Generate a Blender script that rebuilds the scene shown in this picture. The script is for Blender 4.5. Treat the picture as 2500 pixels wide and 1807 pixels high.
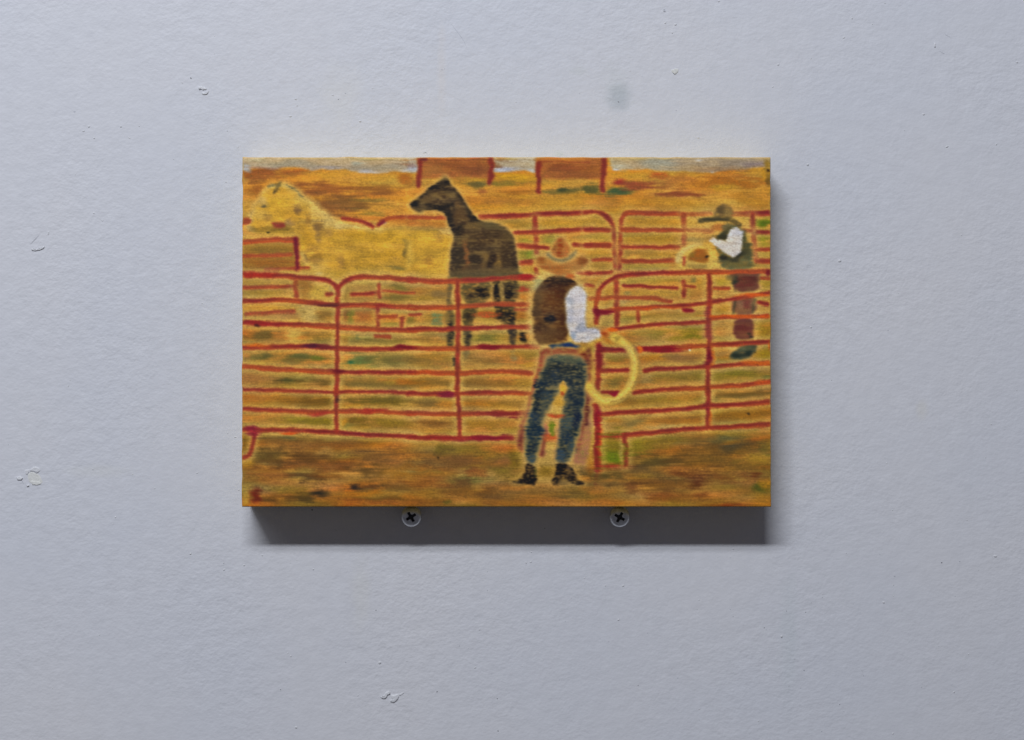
import bpy, bmesh, math, random
import numpy as np

# ------------------------------------------------------------------ camera, light, exposure
for o in list(bpy.data.objects):
    bpy.data.objects.remove(o)
scene = bpy.context.scene
COL = scene.collection
S = 0.2286 / 1291.0            # metres per photo pixel at the front of the panel (a 9 x 6 inch panel)
D_WALL = 0.75                  # camera to wall
D_FRONT = 0.7305               # camera to the front of the panel
SW = S * D_WALL / D_FRONT      # metres per photo pixel on the wall

cam_data = bpy.data.cameras.new("camera")
cam = bpy.data.objects.new("camera", cam_data)
COL.objects.link(cam)
cam.location = (0, -D_WALL, 0)
cam.rotation_euler = (math.radians(90), 0, 0)
cam_data.sensor_width = 36.0
cam_data.lens = 36.0 * D_FRONT / (2500 * S)
cam_data.clip_start = 0.02
cam_data.clip_end = 50
scene.camera = cam

world = bpy.data.worlds.new("World")
scene.world = world
world.use_nodes = True
bg = world.node_tree.nodes["Background"]
bg.inputs[0].default_value = (0.85, 0.84, 0.98, 1)
bg.inputs[1].default_value = 0.090            # dim light returned by the rest of the room

def tube_lamp(name, x0, x1, dist, height, power, colour):
    """a fluorescent ceiling tube: long in x, narrow, out in the room above the picture"""
    d = bpy.data.lights.new(name, 'AREA')
    d.shape = 'RECTANGLE'; d.size = x1 - x0; d.size_y = 0.085
    d.energy = power; d.color = colour
    o = bpy.data.objects.new(name, d)
    COL.objects.link(o)
    o.location = ((x0 + x1) / 2, -dist, height)
    o.rotation_euler = (math.radians(90 - math.degrees(math.atan2(height, dist))), 0, 0)
    return o
LAMP = (0.900, 0.936, 1.0)
tube_lamp("ceiling_tube_lamp", -0.84, 0.12, 1.40, 1.225, 21.8, LAMP)
tube_lamp("ceiling_tube_lamp", -0.84, 0.12, 1.25, 1.245, 9.5, LAMP)
tube_lamp("ceiling_tube_lamp", -1.60, -0.64, 1.40, 1.225, 3.6, LAMP)      # next fitting in the row, further off

scene.view_settings.view_transform = 'Standard'
scene.view_settings.look = 'None'
scene.view_settings.exposure = 0
scene.view_settings.gamma = 1
scene.view_settings.use_curve_mapping = False

# ------------------------------------------------------------------ helpers
def srgb2lin(c):
    c = np.asarray(c, dtype=np.float64)
    return np.where(c <= 0.04045, c / 12.92, ((c + 0.055) / 1.055) ** 2.4)

def wall_pt(px, py, out=0.0):
    return ((px - 1250) * SW, -out, (903.5 - py) * SW)

def new_mat(name):
    m = bpy.data.materials.new(name)
    m.use_nodes = True
    nt = m.node_tree
    return m, nt, nt.nodes["Principled BSDF"]

def link_obj(name, me, mat=None, parent=None):
    o = bpy.data.objects.new(name, me)
    COL.objects.link(o)
    if mat is not None:
        me.materials.clear(); me.materials.append(mat)
    if parent is not None:
        o.parent = parent
    return o

def bm_obj(name, bm, mat, parent=None, smooth=False):
    me = bpy.data.meshes.new(name)
    bmesh.ops.recalc_face_normals(bm, faces=bm.faces)
    bm.to_mesh(me); bm.free()
    if smooth:
        for p in me.polygons: p.use_smooth = True
    return link_obj(name, me, mat, parent)

# ------------------------------------------------------------------ materials
def wall_material():
    m, nt, b = new_mat("wall_paint")
    N, L = nt.nodes, nt.links
    tc = N.new("ShaderNodeTexCoord")
    # slow hue drift of old off-white paint
    n1 = N.new("ShaderNodeTexNoise"); n1.inputs["Scale"].default_value = 9; n1.inputs["Detail"].default_value = 4
    L.new(tc.outputs["Object"], n1.inputs["Vector"])
    cr = N.new("ShaderNodeValToRGB")
    cr.color_ramp.elements[0].position = 0.3; cr.color_ramp.elements[0].color = (0.604, 0.618, 0.668, 1)
    cr.color_ramp.elements[1].position = 0.7; cr.color_ramp.elements[1].color = (0.634, 0.634, 0.664, 1)
    L.new(n1.outputs["Fac"], cr.inputs["Fac"])
    col = cr.outputs["Color"]
    # fine mottling
    n2 = N.new("ShaderNodeTexNoise"); n2.inputs["Scale"].default_value = 160; n2.inputs["Detail"].default_value = 3
    L.new(tc.outputs["Object"], n2.inputs["Vector"])
    mr = N.new("ShaderNodeMapRange"); mr.inputs["From Min"].default_value = 0.3; mr.inputs["From Max"].default_value = 0.7
    mr.inputs["To Min"].default_value = 0.975; mr.inputs["To Max"].default_value = 1.02
    L.new(n2.outputs["Fac"], mr.inputs["Value"])
    mx = N.new("ShaderNodeMix"); mx.data_type = 'RGBA'; mx.blend_type = 'MULTIPLY'; mx.inputs["Factor"].default_value = 1
    L.new(col, mx.inputs["A"]); L.new(mr.outputs["Result"], mx.inputs["B"])
    col = mx.outputs["Result"]
    # stains: (px, py, rx, rz in photo pixels, colour, strength)
    stains = [(1509, 237, 38, 40, (0.40, 0.44, 0.47), 0.62),
              (1500, 198, 44, 50, (0.52, 0.55, 0.54), 0.22),
              (1412, 172, 26, 14, (0.52, 0.54, 0.52), 0.25),
              (1078, 170, 14, 130, (0.66, 0.62, 0.60), 0.40),
              (830, 230, 60, 90, (0.66, 0.65, 0.62), 0.30),
              (1365, 376, 16, 10, (0.48, 0.53, 0.50), 0.40),
              (1926, 1560, 28, 190, (0.50, 0.56, 0.58), 0.22),
              (2250, 1000, 18, 30, (0.62, 0.60, 0.54), 0.35),
              (1760, 500, 50, 60, (0.55, 0.57, 0.62), 0.15),
              (880, 1450, 30, 110, (0.62, 0.61, 0.57), 0.30),
              (240, 1150, 90, 20, (0.64, 0.64, 0.60), 0.25)]
    n3 = N.new("ShaderNodeTexNoise"); n3.inputs["Scale"].default_value = 110; n3.inputs["Detail"].default_value = 4
    L.new(tc.outputs["Object"], n3.inputs["Vector"])
    for px, py, rx, rz, c, st in stains:
        mp = N.new("ShaderNodeMapping"); mp.vector_type = 'POINT'
        x, _, z = wall_pt(px, py)
        mp.inputs["Scale"].default_value = (1 / (rx * SW), 1, 1 / (rz * SW))
        mp.inputs["Location"].default_value = (-x / (rx * SW), 0, -z / (rz * SW))
        L.new(tc.outputs["Object"], mp.inputs["Vector"])
        ln = N.new("ShaderNodeVectorMath"); ln.operation = 'LENGTH'
        L.new(mp.outputs["Vector"], ln.inputs[0])
        ad = N.new("ShaderNodeMath"); ad.operation = 'MULTIPLY_ADD'
        ad.inputs[1].default_value = 1.1; L.new(n3.outputs["Fac"], ad.inputs[0]); L.new(ln.outputs["Value"], ad.inputs[2])
        r = N.new("ShaderNodeMapRange"); r.interpolation_type = 'SMOOTHSTEP'
        r.inputs["From Min"].default_value = 0.75; r.inputs["From Max"].default_value = 1.75
        r.inputs["To Min"].default_value = st; r.inputs["To Max"].default_value = 0
        L.new(ad.outputs["Value"], r.inputs["Value"])
        k = N.new("ShaderNodeMix"); k.data_type = 'RGBA'
        L.new(r.outputs["Result"], k.inputs["Factor"]); L.new(col, k.inputs["A"]); k.inputs["B"].default_value = (*c, 1)
        col = k.outputs["Result"]
    L.new(col, b.inputs["Base Color"])
    b.inputs["Roughness"].default_value = 0.55
    b.inputs["Specular IOR Level"].default_value = 0.25
    # roller stipple
    mp = N.new("ShaderNodeMapping"); mp.inputs["Rotation"].default_value = (0, math.radians(14), 0)
    mp.inputs["Scale"].default_value = (0.82, 1, 1)
    L.new(tc.outputs["Object"], mp.inputs["Vector"])
    h1 = N.new("ShaderNodeTexNoise"); h1.inputs["Scale"].default_value = 640; h1.inputs["Detail"].default_value = 2.5
    h1.inputs["Roughness"].default_value = 0.55
    h2 = N.new("ShaderNodeTexNoise"); h2.inputs["Scale"].default_value = 190; h2.inputs["Detail"].default_value = 2
    h3 = N.new("ShaderNodeTexNoise"); h3.inputs["Scale"].default_value = 14; h3.inputs["Detail"].default_value = 2
    for h in (h1, h2): L.new(mp.outputs["Vector"], h.inputs["Vector"])
    L.new(tc.outputs["Object"], h3.inputs["Vector"])
    ma = N.new("ShaderNodeMath"); ma.operation = 'MULTIPLY_ADD'; ma.inputs[1].default_value = 1.6
    L.new(h2.outputs["Fac"], ma.inputs[0]); L.new(h1.outputs["Fac"], ma.inputs[2])
    sr = N.new("ShaderNodeMapRange"); sr.inputs["From Min"].default_value = 0.35; sr.inputs["From Max"].default_value = 0.65
    sr.inputs["To Min"].default_value = 0.35; sr.inputs["To Max"].default_value = 0.75
    L.new(h3.outputs["Fac"], sr.inputs["Value"])
    bp = N.new("ShaderNodeBump"); bp.inputs["Distance"].default_value = 0.00031
    L.new(sr.outputs["Result"], bp.inputs["Strength"]); L.new(ma.outputs["Value"], bp.inputs["Height"])
    L.new(bp.outputs["Normal"], b.inputs["Normal"])
    return m

def plain_mat(name, c, rough=0.6, metal=0.0, noise_scale=300, amount=0.12, bump=0.0):
    m, nt, b = new_mat(name)
    N, L = nt.nodes, nt.links
    tc = N.new("ShaderNodeTexCoord")
    n = N.new("ShaderNodeTexNoise"); n.inputs["Scale"].default_value = noise_scale; n.inputs["Detail"].default_value = 4
    L.new(tc.outputs["Object"], n.inputs["Vector"])
    cr = N.new("ShaderNodeValToRGB")
    cr.color_ramp.elements[0].position = 0.3; cr.color_ramp.elements[0].color = (*[v * (1 - amount) for v in c], 1)
    cr.color_ramp.elements[1].position = 0.7; cr.color_ramp.elements[1].color = (*[min(1, v * (1 + amount)) for v in c], 1)
    L.new(n.outputs["Fac"], cr.inputs["Fac"]); L.new(cr.outputs["Color"], b.inputs["Base Color"])
    b.inputs["Roughness"].default_value = rough
    b.inputs["Metallic"].default_value = metal
    if bump:
        bp = N.new("ShaderNodeBump"); bp.inputs["Distance"].default_value = bump
        L.new(n.outputs["Fac"], bp.inputs["Height"]); L.new(bp.outputs["Normal"], b.inputs["Normal"])
    return m

MAT_WALL = wall_material()
MAT_CHIP = plain_mat("wall_paint_flake", (0.63, 0.635, 0.66), 0.55, 0, 900, 0.05, 0.0001)
MAT_PLASTER = plain_mat("bare_plaster", (0.66, 0.66, 0.635), 0.85, 0, 1200, 0.10, 0.0002)
MAT_DIRT = plain_mat("dark_grit", (0.16, 0.16, 0.18), 0.8, 0, 900, 0.3)
MAT_SCUFF = plain_mat("grey_scuff", (0.42, 0.43, 0.47), 0.8, 0, 900, 0.2)
MAT_STEEL = plain_mat("zinc_plated_steel", (0.62, 0.63, 0.64), 0.36, 1.0, 700, 0.18, 0.00003)
MAT_RECESS = plain_mat("shaded_recess", (0.09, 0.09, 0.10), 0.6, 0.3, 900, 0.3)  # near-black colour stands in for the shade inside the screw's cross
MAT_EDGE = plain_mat("ochre_edge_paint", (0.62, 0.47, 0.17), 0.55, 0, 120, 0.22, 0.0001)

# ------------------------------------------------------------------ wall
bm = bmesh.new()
hw, hh, nx, nz = 1.6, 1.3, 16, 13
grid = [[bm.verts.new((-hw + 2 * hw * i / nx, 0, -hh + 2 * hh * j / nz)) for i in range(nx + 1)] for j in range(nz + 1)]
for j in range(nz):
    for i in range(nx):
        bm.faces.new((grid[j][i], grid[j][i + 1], grid[j + 1][i + 1], grid[j + 1][i]))
me = bpy.data.meshes.new("wall")
bm.normal_update(); bm.to_mesh(me); bm.free()
wall = link_obj("wall", me, MAT_WALL)
wall["kind"] = "structure"
wall["label"] = "pale bluish-white roller-painted wall with chips, bumps and smudges"

# ------------------------------------------------------------------ small wall blemishes (parts of the wall)
rnd = random.Random(11)
def lump(bm, pts, h, seg=None):
    """a low raised flake: outline polygon in photo px, edges rounded, centre raised by h metres"""
    cx = sum(p[0] for p in pts) / len(pts); cy = sum(p[1] for p in pts) / len(pts)
    rings = [(1.0, 0.0), (0.93, 0.75), (0.78, 1.0), (0.4, 0.9)]
    vs = []
    for k, (s, f) in enumerate(rings):
        row = []
        for (x, y) in pts:
            jit = 1 if k == 0 else rnd.uniform(0.85, 1.15)
            row.append(bm.verts.new(wall_pt(cx + (x - cx) * s, cy + (y - cy) * s, h * f * jit + (-0.0001 if k == 0 else 0))))
        vs.append(row)
    n = len(pts)
    for a, b_ in zip(vs, vs[1:]):
        for i in range(n):
            bm.faces.new((a[i], a[(i + 1) % n], b_[(i + 1) % n], b_[i]))
    bm.faces.new(vs[-1])

def resample(pts, n_sub=3, jit=0.6):
    out = []
    for i, (x, y) in enumerate(pts):
        x2, y2 = pts[(i + 1) % len(pts)]
        for k in range(n_sub):
            t = k / n_sub
            out.append((x + (x2 - x) * t + rnd.uniform(-jit, jit), y + (y2 - y) * t + rnd.uniform(-jit, jit)))
    return out

def flake(name, pts, h, mat, jit=0.6, sub=3):
    b = bmesh.new()
    lump(b, resample(pts, sub, jit), h * 0.45)
    return bm_obj(name, b, mat, wall, smooth=True)

def ridge(name, pts, w, h, mat):
    """thin raised line (curled paint edge, hair, scratch lip)"""
    b = bmesh.new()
    prev = None
    n = len(pts)
    for i, (x, y) in enumerate(pts):
        x0, y0 = pts[max(0, i - 1)]; x1, y1 = pts[min(n - 1, i + 1)]
        dx, dy = x1 - x0, y1 - y0
        l = math.hypot(dx, dy) or 1
        nx_, ny_ = -dy / l, dx / l
        k = 0.35 if i in (0, n - 1) else 1.0
        w_ = w; k *= 0.75
        row = [b.verts.new(wall_pt(x + nx_ * w * k, y + ny_ * w * k, -0.00005)),
               b.verts.new(wall_pt(x + nx_ * w * k * .5, y + ny_ * w * k * .5, h * k)),
               b.verts.new(wall_pt(x - nx_ * w * k * .5, y - ny_ * w * k * .5, h * k)),
               b.verts.new(wall_pt(x - nx_ * w * k, y - ny_ * w * k, -0.00005))]
        if prev:
            for q in range(3):
                b.faces.new((prev[q], prev[q + 1], row[q + 1], row[q]))
        prev = row
    return bm_obj(name, b, mat, wall, smooth=True)

# broken paint chip low on the left, bare plaster showing
flake("bare_plaster_patch", [(68, 1156), (76, 1151), (84, 1152), (94, 1157), (101, 1166), (106, 1178), (98, 1183), (84, 1184), (72, 1180), (67, 1168)], 0.00010, MAT_PLASTER)
flake("paint_chip", [(73, 1150), (78, 1142), (86, 1139), (95, 1142), (99, 1149), (92, 1155), (84, 1151)], 0.00055, MAT_CHIP)
flake("paint_chip", [(61, 1148), (70, 1146), (72, 1150), (67, 1160), (63, 1158)], 0.0005, MAT_CHIP)
flake("paint_chip", [(76, 1174), (96, 1176), (101, 1181), (92, 1185), (78, 1184)], 0.0006, MAT_PLASTER)
flake("paint_chip", [(40, 1165), (50, 1163), (56, 1168), (52, 1173), (42, 1171)], 0.0011, MAT_CHIP)
flake("paint_chip", [(65, 1184), (70, 1183), (71, 1187), (66, 1188)], 0.0011, MAT_CHIP)
ridge("paint_crack", [(72, 1153), (76, 1150.6), (81, 1150.5), (85, 1153), (89, 1156), (93, 1154)], 0.9, 0.0002, MAT_SCUFF)
ridge("paint_crack", [(52, 1171), (55, 1176), (58, 1181)], 0.8, 0.0002, MAT_SCUFF)
# curled drip at the bottom
flake("paint_drip", [(928, 1702), (936, 1701), (942, 1690), (948, 1687), (952, 1688), (953, 1693), (947, 1695), (945, 1701), (940, 1706), (934, 1706)], 0.0012, MAT_CHIP, 0.4)
flake("paint_drip", [(955, 1696), (962, 1697), (970, 1694), (975, 1697), (973, 1706), (966, 1713), (961, 1716), (953, 1714), (951, 1711), (957, 1708), (955, 1702)], 0.0010, MAT_CHIP, 0.5)
flake("paint_drip", [(972, 1696), (986, 1690), (987, 1692), (976, 1699)], 0.0004, MAT_CHIP, 0.3)
# chip above the panel on the right
flake("paint_chip", [(1638, 171), (1650, 167), (1656, 168), (1656, 175), (1652, 180), (1646, 182), (1641, 177)], 0.0005, MAT_PLASTER, 0.4)
ridge("paint_crack", [(1643, 179), (1647, 181.6), (1651, 180)], 0.8, 0.0003, MAT_DIRT)
flake("paint_chip", [(1619, 22), (1624, 22), (1625, 29), (1620, 29)], 0.0004, MAT_SCUFF, 0.3)
# scratch on the left, gouge upper left
ridge("paint_scratch", [(73.5, 597), (82, 588), (88, 582), (95, 575)], 0.9, 0.00018, MAT_SCUFF)
flake("paint_chip", [(75, 607), (84, 610), (95, 607), (106, 604), (110, 601), (108, 606), (98, 611), (85, 613), (77, 612)], 0.0009, MAT_CHIP, 0.4)
flake("paint_chip", [(484, 213), (492, 211), (502, 214), (505, 219), (496, 220), (490, 217), (485, 219)], 0.0009, MAT_CHIP, 0.7)
flake("paint_chip", [(492, 227), (504, 226), (510, 223), (508, 229), (500, 232), (494, 231)], 0.0009, MAT_CHIP, 0.7)
ridge("paint_crack", [(486, 222), (491, 218.5), (499, 220)], 0.9, 0.00025, MAT_SCUFF)
# hair lines and scuffs
ridge("hairline_mark", [(1101, 58), (1109, 68), (1118, 80), (1127, 92), (1135, 105), (1140, 119)], 0.55, 0.00010, MAT_SCUFF)
ridge("hairline_mark", [(2306, 81), (2310, 86), (2316, 89), (2322, 92)], 0.9, 0.00012, MAT_SCUFF)
ridge("hairline_mark", [(2294, 126), (2298, 127), (2303, 131), (2307, 131)], 0.9, 0.00012, MAT_SCUFF)
ridge("hairline_mark", [(1032, 374), (1040, 372), (1043, 376)], 0.8, 0.0003, MAT_SCUFF)
ridge("hairline_mark", [(1022, 352), (1027, 349), (1029, 355)], 0.6, 0.0002, MAT_CHIP)
flake("paint_chip", [(2281, 106), (2284, 105), (2284, 116), (2281, 116)], 0.0008, MAT_CHIP, 0.3)
# nibs: little bumps of dried paint; specks of dirt.  one mesh each, shared
def nib_mesh(name, mat, r=1.0, h=0.75):
    b = bmesh.new()
    rows = []
    for (s, f) in ((1, 0), (0.85, 0.55), (0.5, 0.92)):
        rows.append([b.verts.new((r * s * math.cos(a), -h * f, r * s * math.sin(a))) for a in [2 * math.pi * k / 8 for k in range(8)]])
    top = b.verts.new((0, -h, 0))
    for a, c in zip(rows, rows[1:]):
        for i in range(8): b.faces.new((a[i], a[(i + 1) % 8], c[(i + 1) % 8], c[i]))
    for i in range(8): b.faces.new((rows[-1][i], rows[-1][(i + 1) % 8], top))
    m = bpy.data.meshes.new(name)
    bmesh.ops.recalc_face_normals(b, faces=b.faces)
    b.to_mesh(m); b.free()
    for p in m.polygons: p.use_smooth = True
    m.materials.append(mat)
    return m
NIB = nib_mesh("paint_nib", MAT_CHIP, 1.0, 0.5)
SPECK = nib_mesh("dirt_speck", MAT_DIRT, 1.0, 0.25)
GREY = nib_mesh("grey_speck", MAT_SCUFF, 1.0, 0.25)
def put(me_, name, px, py, r, rx=1.0, rot=0.0):
    o = bpy.data.objects.new(name, me_)
    COL.objects.link(o)
    o.parent = wall
    o.location = wall_pt(px, py, -0.00002)
    o.rotation_euler = (0, rot, 0)
    o.scale = (r * rx * SW, r * SW, r * SW)
    return o
nibs = [(1972, 402, 3.2), (2255, 279, 3), (2312, 358, 2.6), (2432, 353, 2.4), (1641, 80, 2.4), (1624, 56, 3), (1649, 60, 3), (1705, 336, 2.6),
        (879, 296, 3.4), (709, 284, 2.6), (722, 242, 2.6), (725, 258, 2.4), (2050, 637, 3.6), (1980, 799, 3.2), (465, 1352, 3), (546, 1374, 2.4),
        (596, 1380, 2.8), (547, 1391, 2.8), (227, 1146, 2.2), (927, 1618, 3.6), (723, 1776, 3.2), (1297, 1348, 2.2), (1296, 1372, 2.2), (1284, 1374, 2),
        (574, 1067, 2.2), (571, 1125, 2.2), (282, 1263, 2.6), (583, 1196, 2), (1171, 1537, 2.6), (1478, 1430, 2.2), (1521, 1430, 2.4), (2157, 1471, 2.4),
        (2329, 1690, 2.4), (2180, 1791, 2.2), (1908, 1554, 3), (230, 337, 2.6), (204, 320, 2.4), (217, 309, 2.8), (295, 309, 2.6), (340, 308, 2),
        (2483, 152, 2.6), (1887, 212, 2.4), (1900, 158, 3), (2080, 45, 2.4), (2060, 92, 2.4), (118, 568, 2.2), (118, 572, 2), (1790, 1340, 2), (765, 1390, 2.4),
        (1160, 1630, 2.2), (710, 1602, 2.4), (1755, 640, 2), (640, 1356, 2.2), (2430, 1358, 3), (1755, 3, 2.4), (1510, 1513, 2.4)]
for (x, y, r) in nibs:
    put(NIB, "paint_nib", x, y, r * rnd.uniform(0.8, 1.05), rnd.uniform(0.9, 1.7), rnd.uniform(-0.6, 0.6))
for k in range(130):
    put(NIB, "paint_nib", rnd.uniform(-60, 2560), rnd.uniform(-60, 1870), rnd.uniform(0.9, 1.9), rnd.uniform(0.9, 2.2), rnd.uniform(-0.7, 0.7))
darks = [(1908, 1556, 2.2, 1.6), (2108, 1650, 2.0, 0.5), (182, 273, 1.7, 1.8), (466, 191, 1.6, 1.6), (555, 320, 2.0, 0.7), (1651, 270, 1.2, 1.5), (723, 1777, 1.5, 1.4),
         (1216, 1785, 1.6, 1.2), (1067, 1689, 1.5, 1.4), (1214, 1706, 1.4, 1.2), (1581, 1546, 1.2, 1), (1486, 1566, 1.2, 1), (1558, 1674, 1.2, 1), (1866, 1533, 1.3, 1.2),
         (1783, 1488, 1.3, 1), (1702, 1488, 1.2, 1), (1790, 1506, 1.1, 1), (1606, 1441, 1.2, 1), (762, 1245, 1.6, 1.5), (2168, 807, 1.4, 1.2), (1122, 1577, 1.8, 0.7),
         (844, 1617, 1.5, 1.6), (1190, 1442, 1.4, 1.2), (1123, 1442, 1.2, 1), (918, 1490, 1.4, 1.2), (2250, 1678, 1.3, 1), (2292, 1578, 1.3, 0.8), (2006, 1786, 1.5, 1.2),
         (2050, 1720, 1.5, 0.7), (1920, 1492, 1.2, 1), (1926, 1675, 1.6, 1), (1955, 1680, 1.3, 1), (1963, 1637, 1.4, 1), (1967, 1495, 1.3, 1), (2184, 1407, 1.6, 1.8),
         (2299, 1374, 1.6, 1.4), (2343, 1371, 1.6, 1.4), (757, 1641, 1.2, 1), (685, 1684, 1.4, 1), (20, 1086, 1.4, 1), (1415, 229, 1.4, 0.8), (1510, 249, 1.3, 1.8),
         (1464, 1349, 1.2, 0.7), (1079, 170, 1.2, 1.4), (843, 228, 1.5, 1.2), (826, 243, 1.3, 1), (2148, 1354, 1.2, 1), (1330, 1290, 1.2, 1), (1878, 1311, 1.2, 1)]
for (x, y, r, e) in darks:
    put(SPECK if rnd.random() < 0.45 else GREY, "dirt_speck", x, y, r, e, rnd.uniform(-0.8, 0.8))
for k in range(46):
    put(GREY, "dirt_speck", rnd.uniform(600, 2500), rnd.uniform(1290, 1860), rnd.uniform(0.6, 1.2), rnd.uniform(0.8, 1.8), rnd.uniform(-0.8, 0.8))
for k in range(24):
    put(GREY, "dirt_speck", rnd.uniform(0, 2500), rnd.uniform(0, 1400), rnd.uniform(0.5, 1.0), rnd.uniform(0.8, 1.8), rnd.uniform(-0.8, 0.8))

# ------------------------------------------------------------------ the picture: oil colour brushed thinly on a grained panel
# The canvas array below is pigment only.  One cell = one photo pixel; strokes are given in the coordinates of
# enlarged tiles of the picture (name: left, top, enlargement).
X0, Y0, CW, CH = 591, 385, 1291, 854
TILES = {'A': (570, 370, 5.155), 'B': (1000, 370, 5.155), 'C': (1430, 370, 4.826),
         'D': (570, 660, 5.155), 'E': (1000, 660, 5.155), 'F': (1430, 660, 4.826),
         'G': (570, 950, 5.155), 'H': (1000, 950, 5.155), 'I': (1430, 950, 4.826), 'P': (0, 0, 1.0)}
rng = np.random.default_rng(5)

def gnoise(sx, sy, seed):
    r = np.random.default_rng(seed).standard_normal((CH, CW))
    fy = np.fft.fftfreq(CH)[:, None]; fx = np.fft.rfftfreq(CW)[None, :]
    g = np.exp(-2 * (math.pi ** 2) * ((fx * sx) ** 2 + (fy * sy) ** 2))
    n = np.fft.irfft2(np.fft.rfft2(r) * g, s=(CH, CW))
    return (n - n.mean()) / n.std()
GRAIN = gnoise(4.5, 0.55, 1) * 0.7 + gnoise(1.6, 0.6, 2) * 0.75      # fine horizontal tooth of the board
GRAIN /= GRAIN.std()
TOOTH = gnoise(1.0, 0.8, 3)
STREAK = gnoise(15, 0.8, 21)
PATCH = gnoise(26, 5, 4)
PATCH2 = gnoise(9, 4, 8)
WARPX, WARPY = gnoise(7, 5, 6), gnoise(9, 5, 7)
LONG = gnoise(60, 10, 9)
YY, XX = np.mgrid[0:CH, 0:CW].astype(np.float64)

CANVAS = np.zeros((CH, CW, 3))
REGION = np.zeros((CH, CW), dtype=np.int16)

def T(t, pts):
    x0, y0, f = TILES[t]
    return [(x0 + x / f - X0, y0 + y / f - Y0) for x, y in pts]

def sm(e0, e1, v):
    t = np.clip((v - e0) / (e1 - e0), 0, 1)
    return t * t * (3 - 2 * t)

def box(pts, pad):
    xs = [p[0] for p in pts]; ys = [p[1] for p in pts]
    return (max(0, int(min(xs) - pad)), min(CW, int(max(xs) + pad) + 2), max(0, int(min(ys) - pad)), min(CH, int(max(ys) + pad) + 2))

def lay(sl, m, c, alpha, dry=0.25, region=None):
    """brush the colour c onto the canvas where m says, thinner on the high spots of the grain"""
    g = GRAIN[sl] * 0.75 + TOOTH[sl] * 0.5
    a = np.clip(alpha * m * (1 + (0.32 if dry < 0.6 else 0.7) * dry * g), 0, 1)
    col = np.array(c) / 255.0
    CANVAS[sl] += (col - CANVAS[sl]) * a[..., None]
    if region is not None:
        REGION[sl][m > 0.5] = region

def seg_dist(x, y, pts):
    d = np.full(x.shape, 1e9)
    for (ax, ay), (bx, by) in zip(pts, pts[1:]):
        dx, dy = bx - ax, by - ay
        l2 = dx * dx + dy * dy + 1e-9
        t = np.clip(((x - ax) * dx + (y - ay) * dy) / l2, 0, 1)
        d = np.minimum(d, np.hypot(x - ax - t * dx, y - ay - t * dy))
    return d

def smooth_pts(pts, n=2, closed=False):
    for _ in range(n):
        out = []
        m = len(pts)
        rng_ = range(m) if closed else range(m - 1)
        if not closed: out.append(pts[0])
        for i in rng_:
            a, b = pts[i], pts[(i + 1) % m]
            out += [(a[0] * .75 + b[0] * .25, a[1] * .75 + b[1] * .25), (a[0] * .25 + b[0] * .75, a[1] * .25 + b[1] * .75)]
        if not closed: out.append(pts[-1])
        pts = out
    return pts

def stroke(t, pts, w, c, alpha=0.85, soft=1.3, dry=0.3, wob=1.0, region=None, patch=0.0, dy=0.0):
    f = TILES[t][2]
    p = [(x, y + dy) for x, y in T(t, pts)]
    if len(p) > 2: p = smooth_pts(p, 2)
    r = w / f / 2
    soft = soft * 2.1
    x0, x1, y0, y1 = box(p, r + soft + 5)
    if x1 <= x0 or y1 <= y0: return
    sl = (slice(y0, y1), slice(x0, x1))
    d = seg_dist(XX[sl] + wob * WARPX[sl] * 1.0, YY[sl] + wob * WARPY[sl] * 0.9, p)
    m = 1 - sm(r - soft, r + soft, d + 0.35 * wob * PATCH2[sl] + 0.55 * GRAIN[sl] + 0.4 * TOOTH[sl])
    if patch: m = m * np.clip(0.55 + patch * LONG[sl], 0, 1)
    lay(sl, m, c, alpha, dry, region)

def poly(t, pts, c, alpha=0.9, soft=2.0, dry=0.3, wob=1.0, region=None, patch=0.0, rnd_=1, inset=0.0):
    p = T(t, pts)
    if rnd_: p = smooth_pts(p, rnd_, True)
    soft = soft * 2.3
    x0, x1, y0, y1 = box(p, soft + 5)
    if x1 <= x0 or y1 <= y0: return
    sl = (slice(y0, y1), slice(x0, x1))
    x = XX[sl] + wob * WARPX[sl] * 1.1; y = YY[sl] + wob * WARPY[sl] * 0.9
    ins = np.zeros(x.shape, bool)
    q = p + [p[0]]
    for (ax, ay), (bx, by) in zip(q, q[1:]):
        if ay == by: continue
        cond = ((ay > y) != (by > y)) & (x < (bx - ax) * (y - ay) / (by - ay) + ax)
        ins ^= cond
    d = seg_dist(x, y, q)
    sd = np.where(ins, d, -d) - inset + 0.6 * GRAIN[sl] + 0.4 * TOOTH[sl]
    m = sm(-soft, soft, sd)
    if patch: m = m * np.clip(0.6 + patch * PATCH2[sl], 0, 1)
    lay(sl, m, c, alpha, dry, region)

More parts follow.
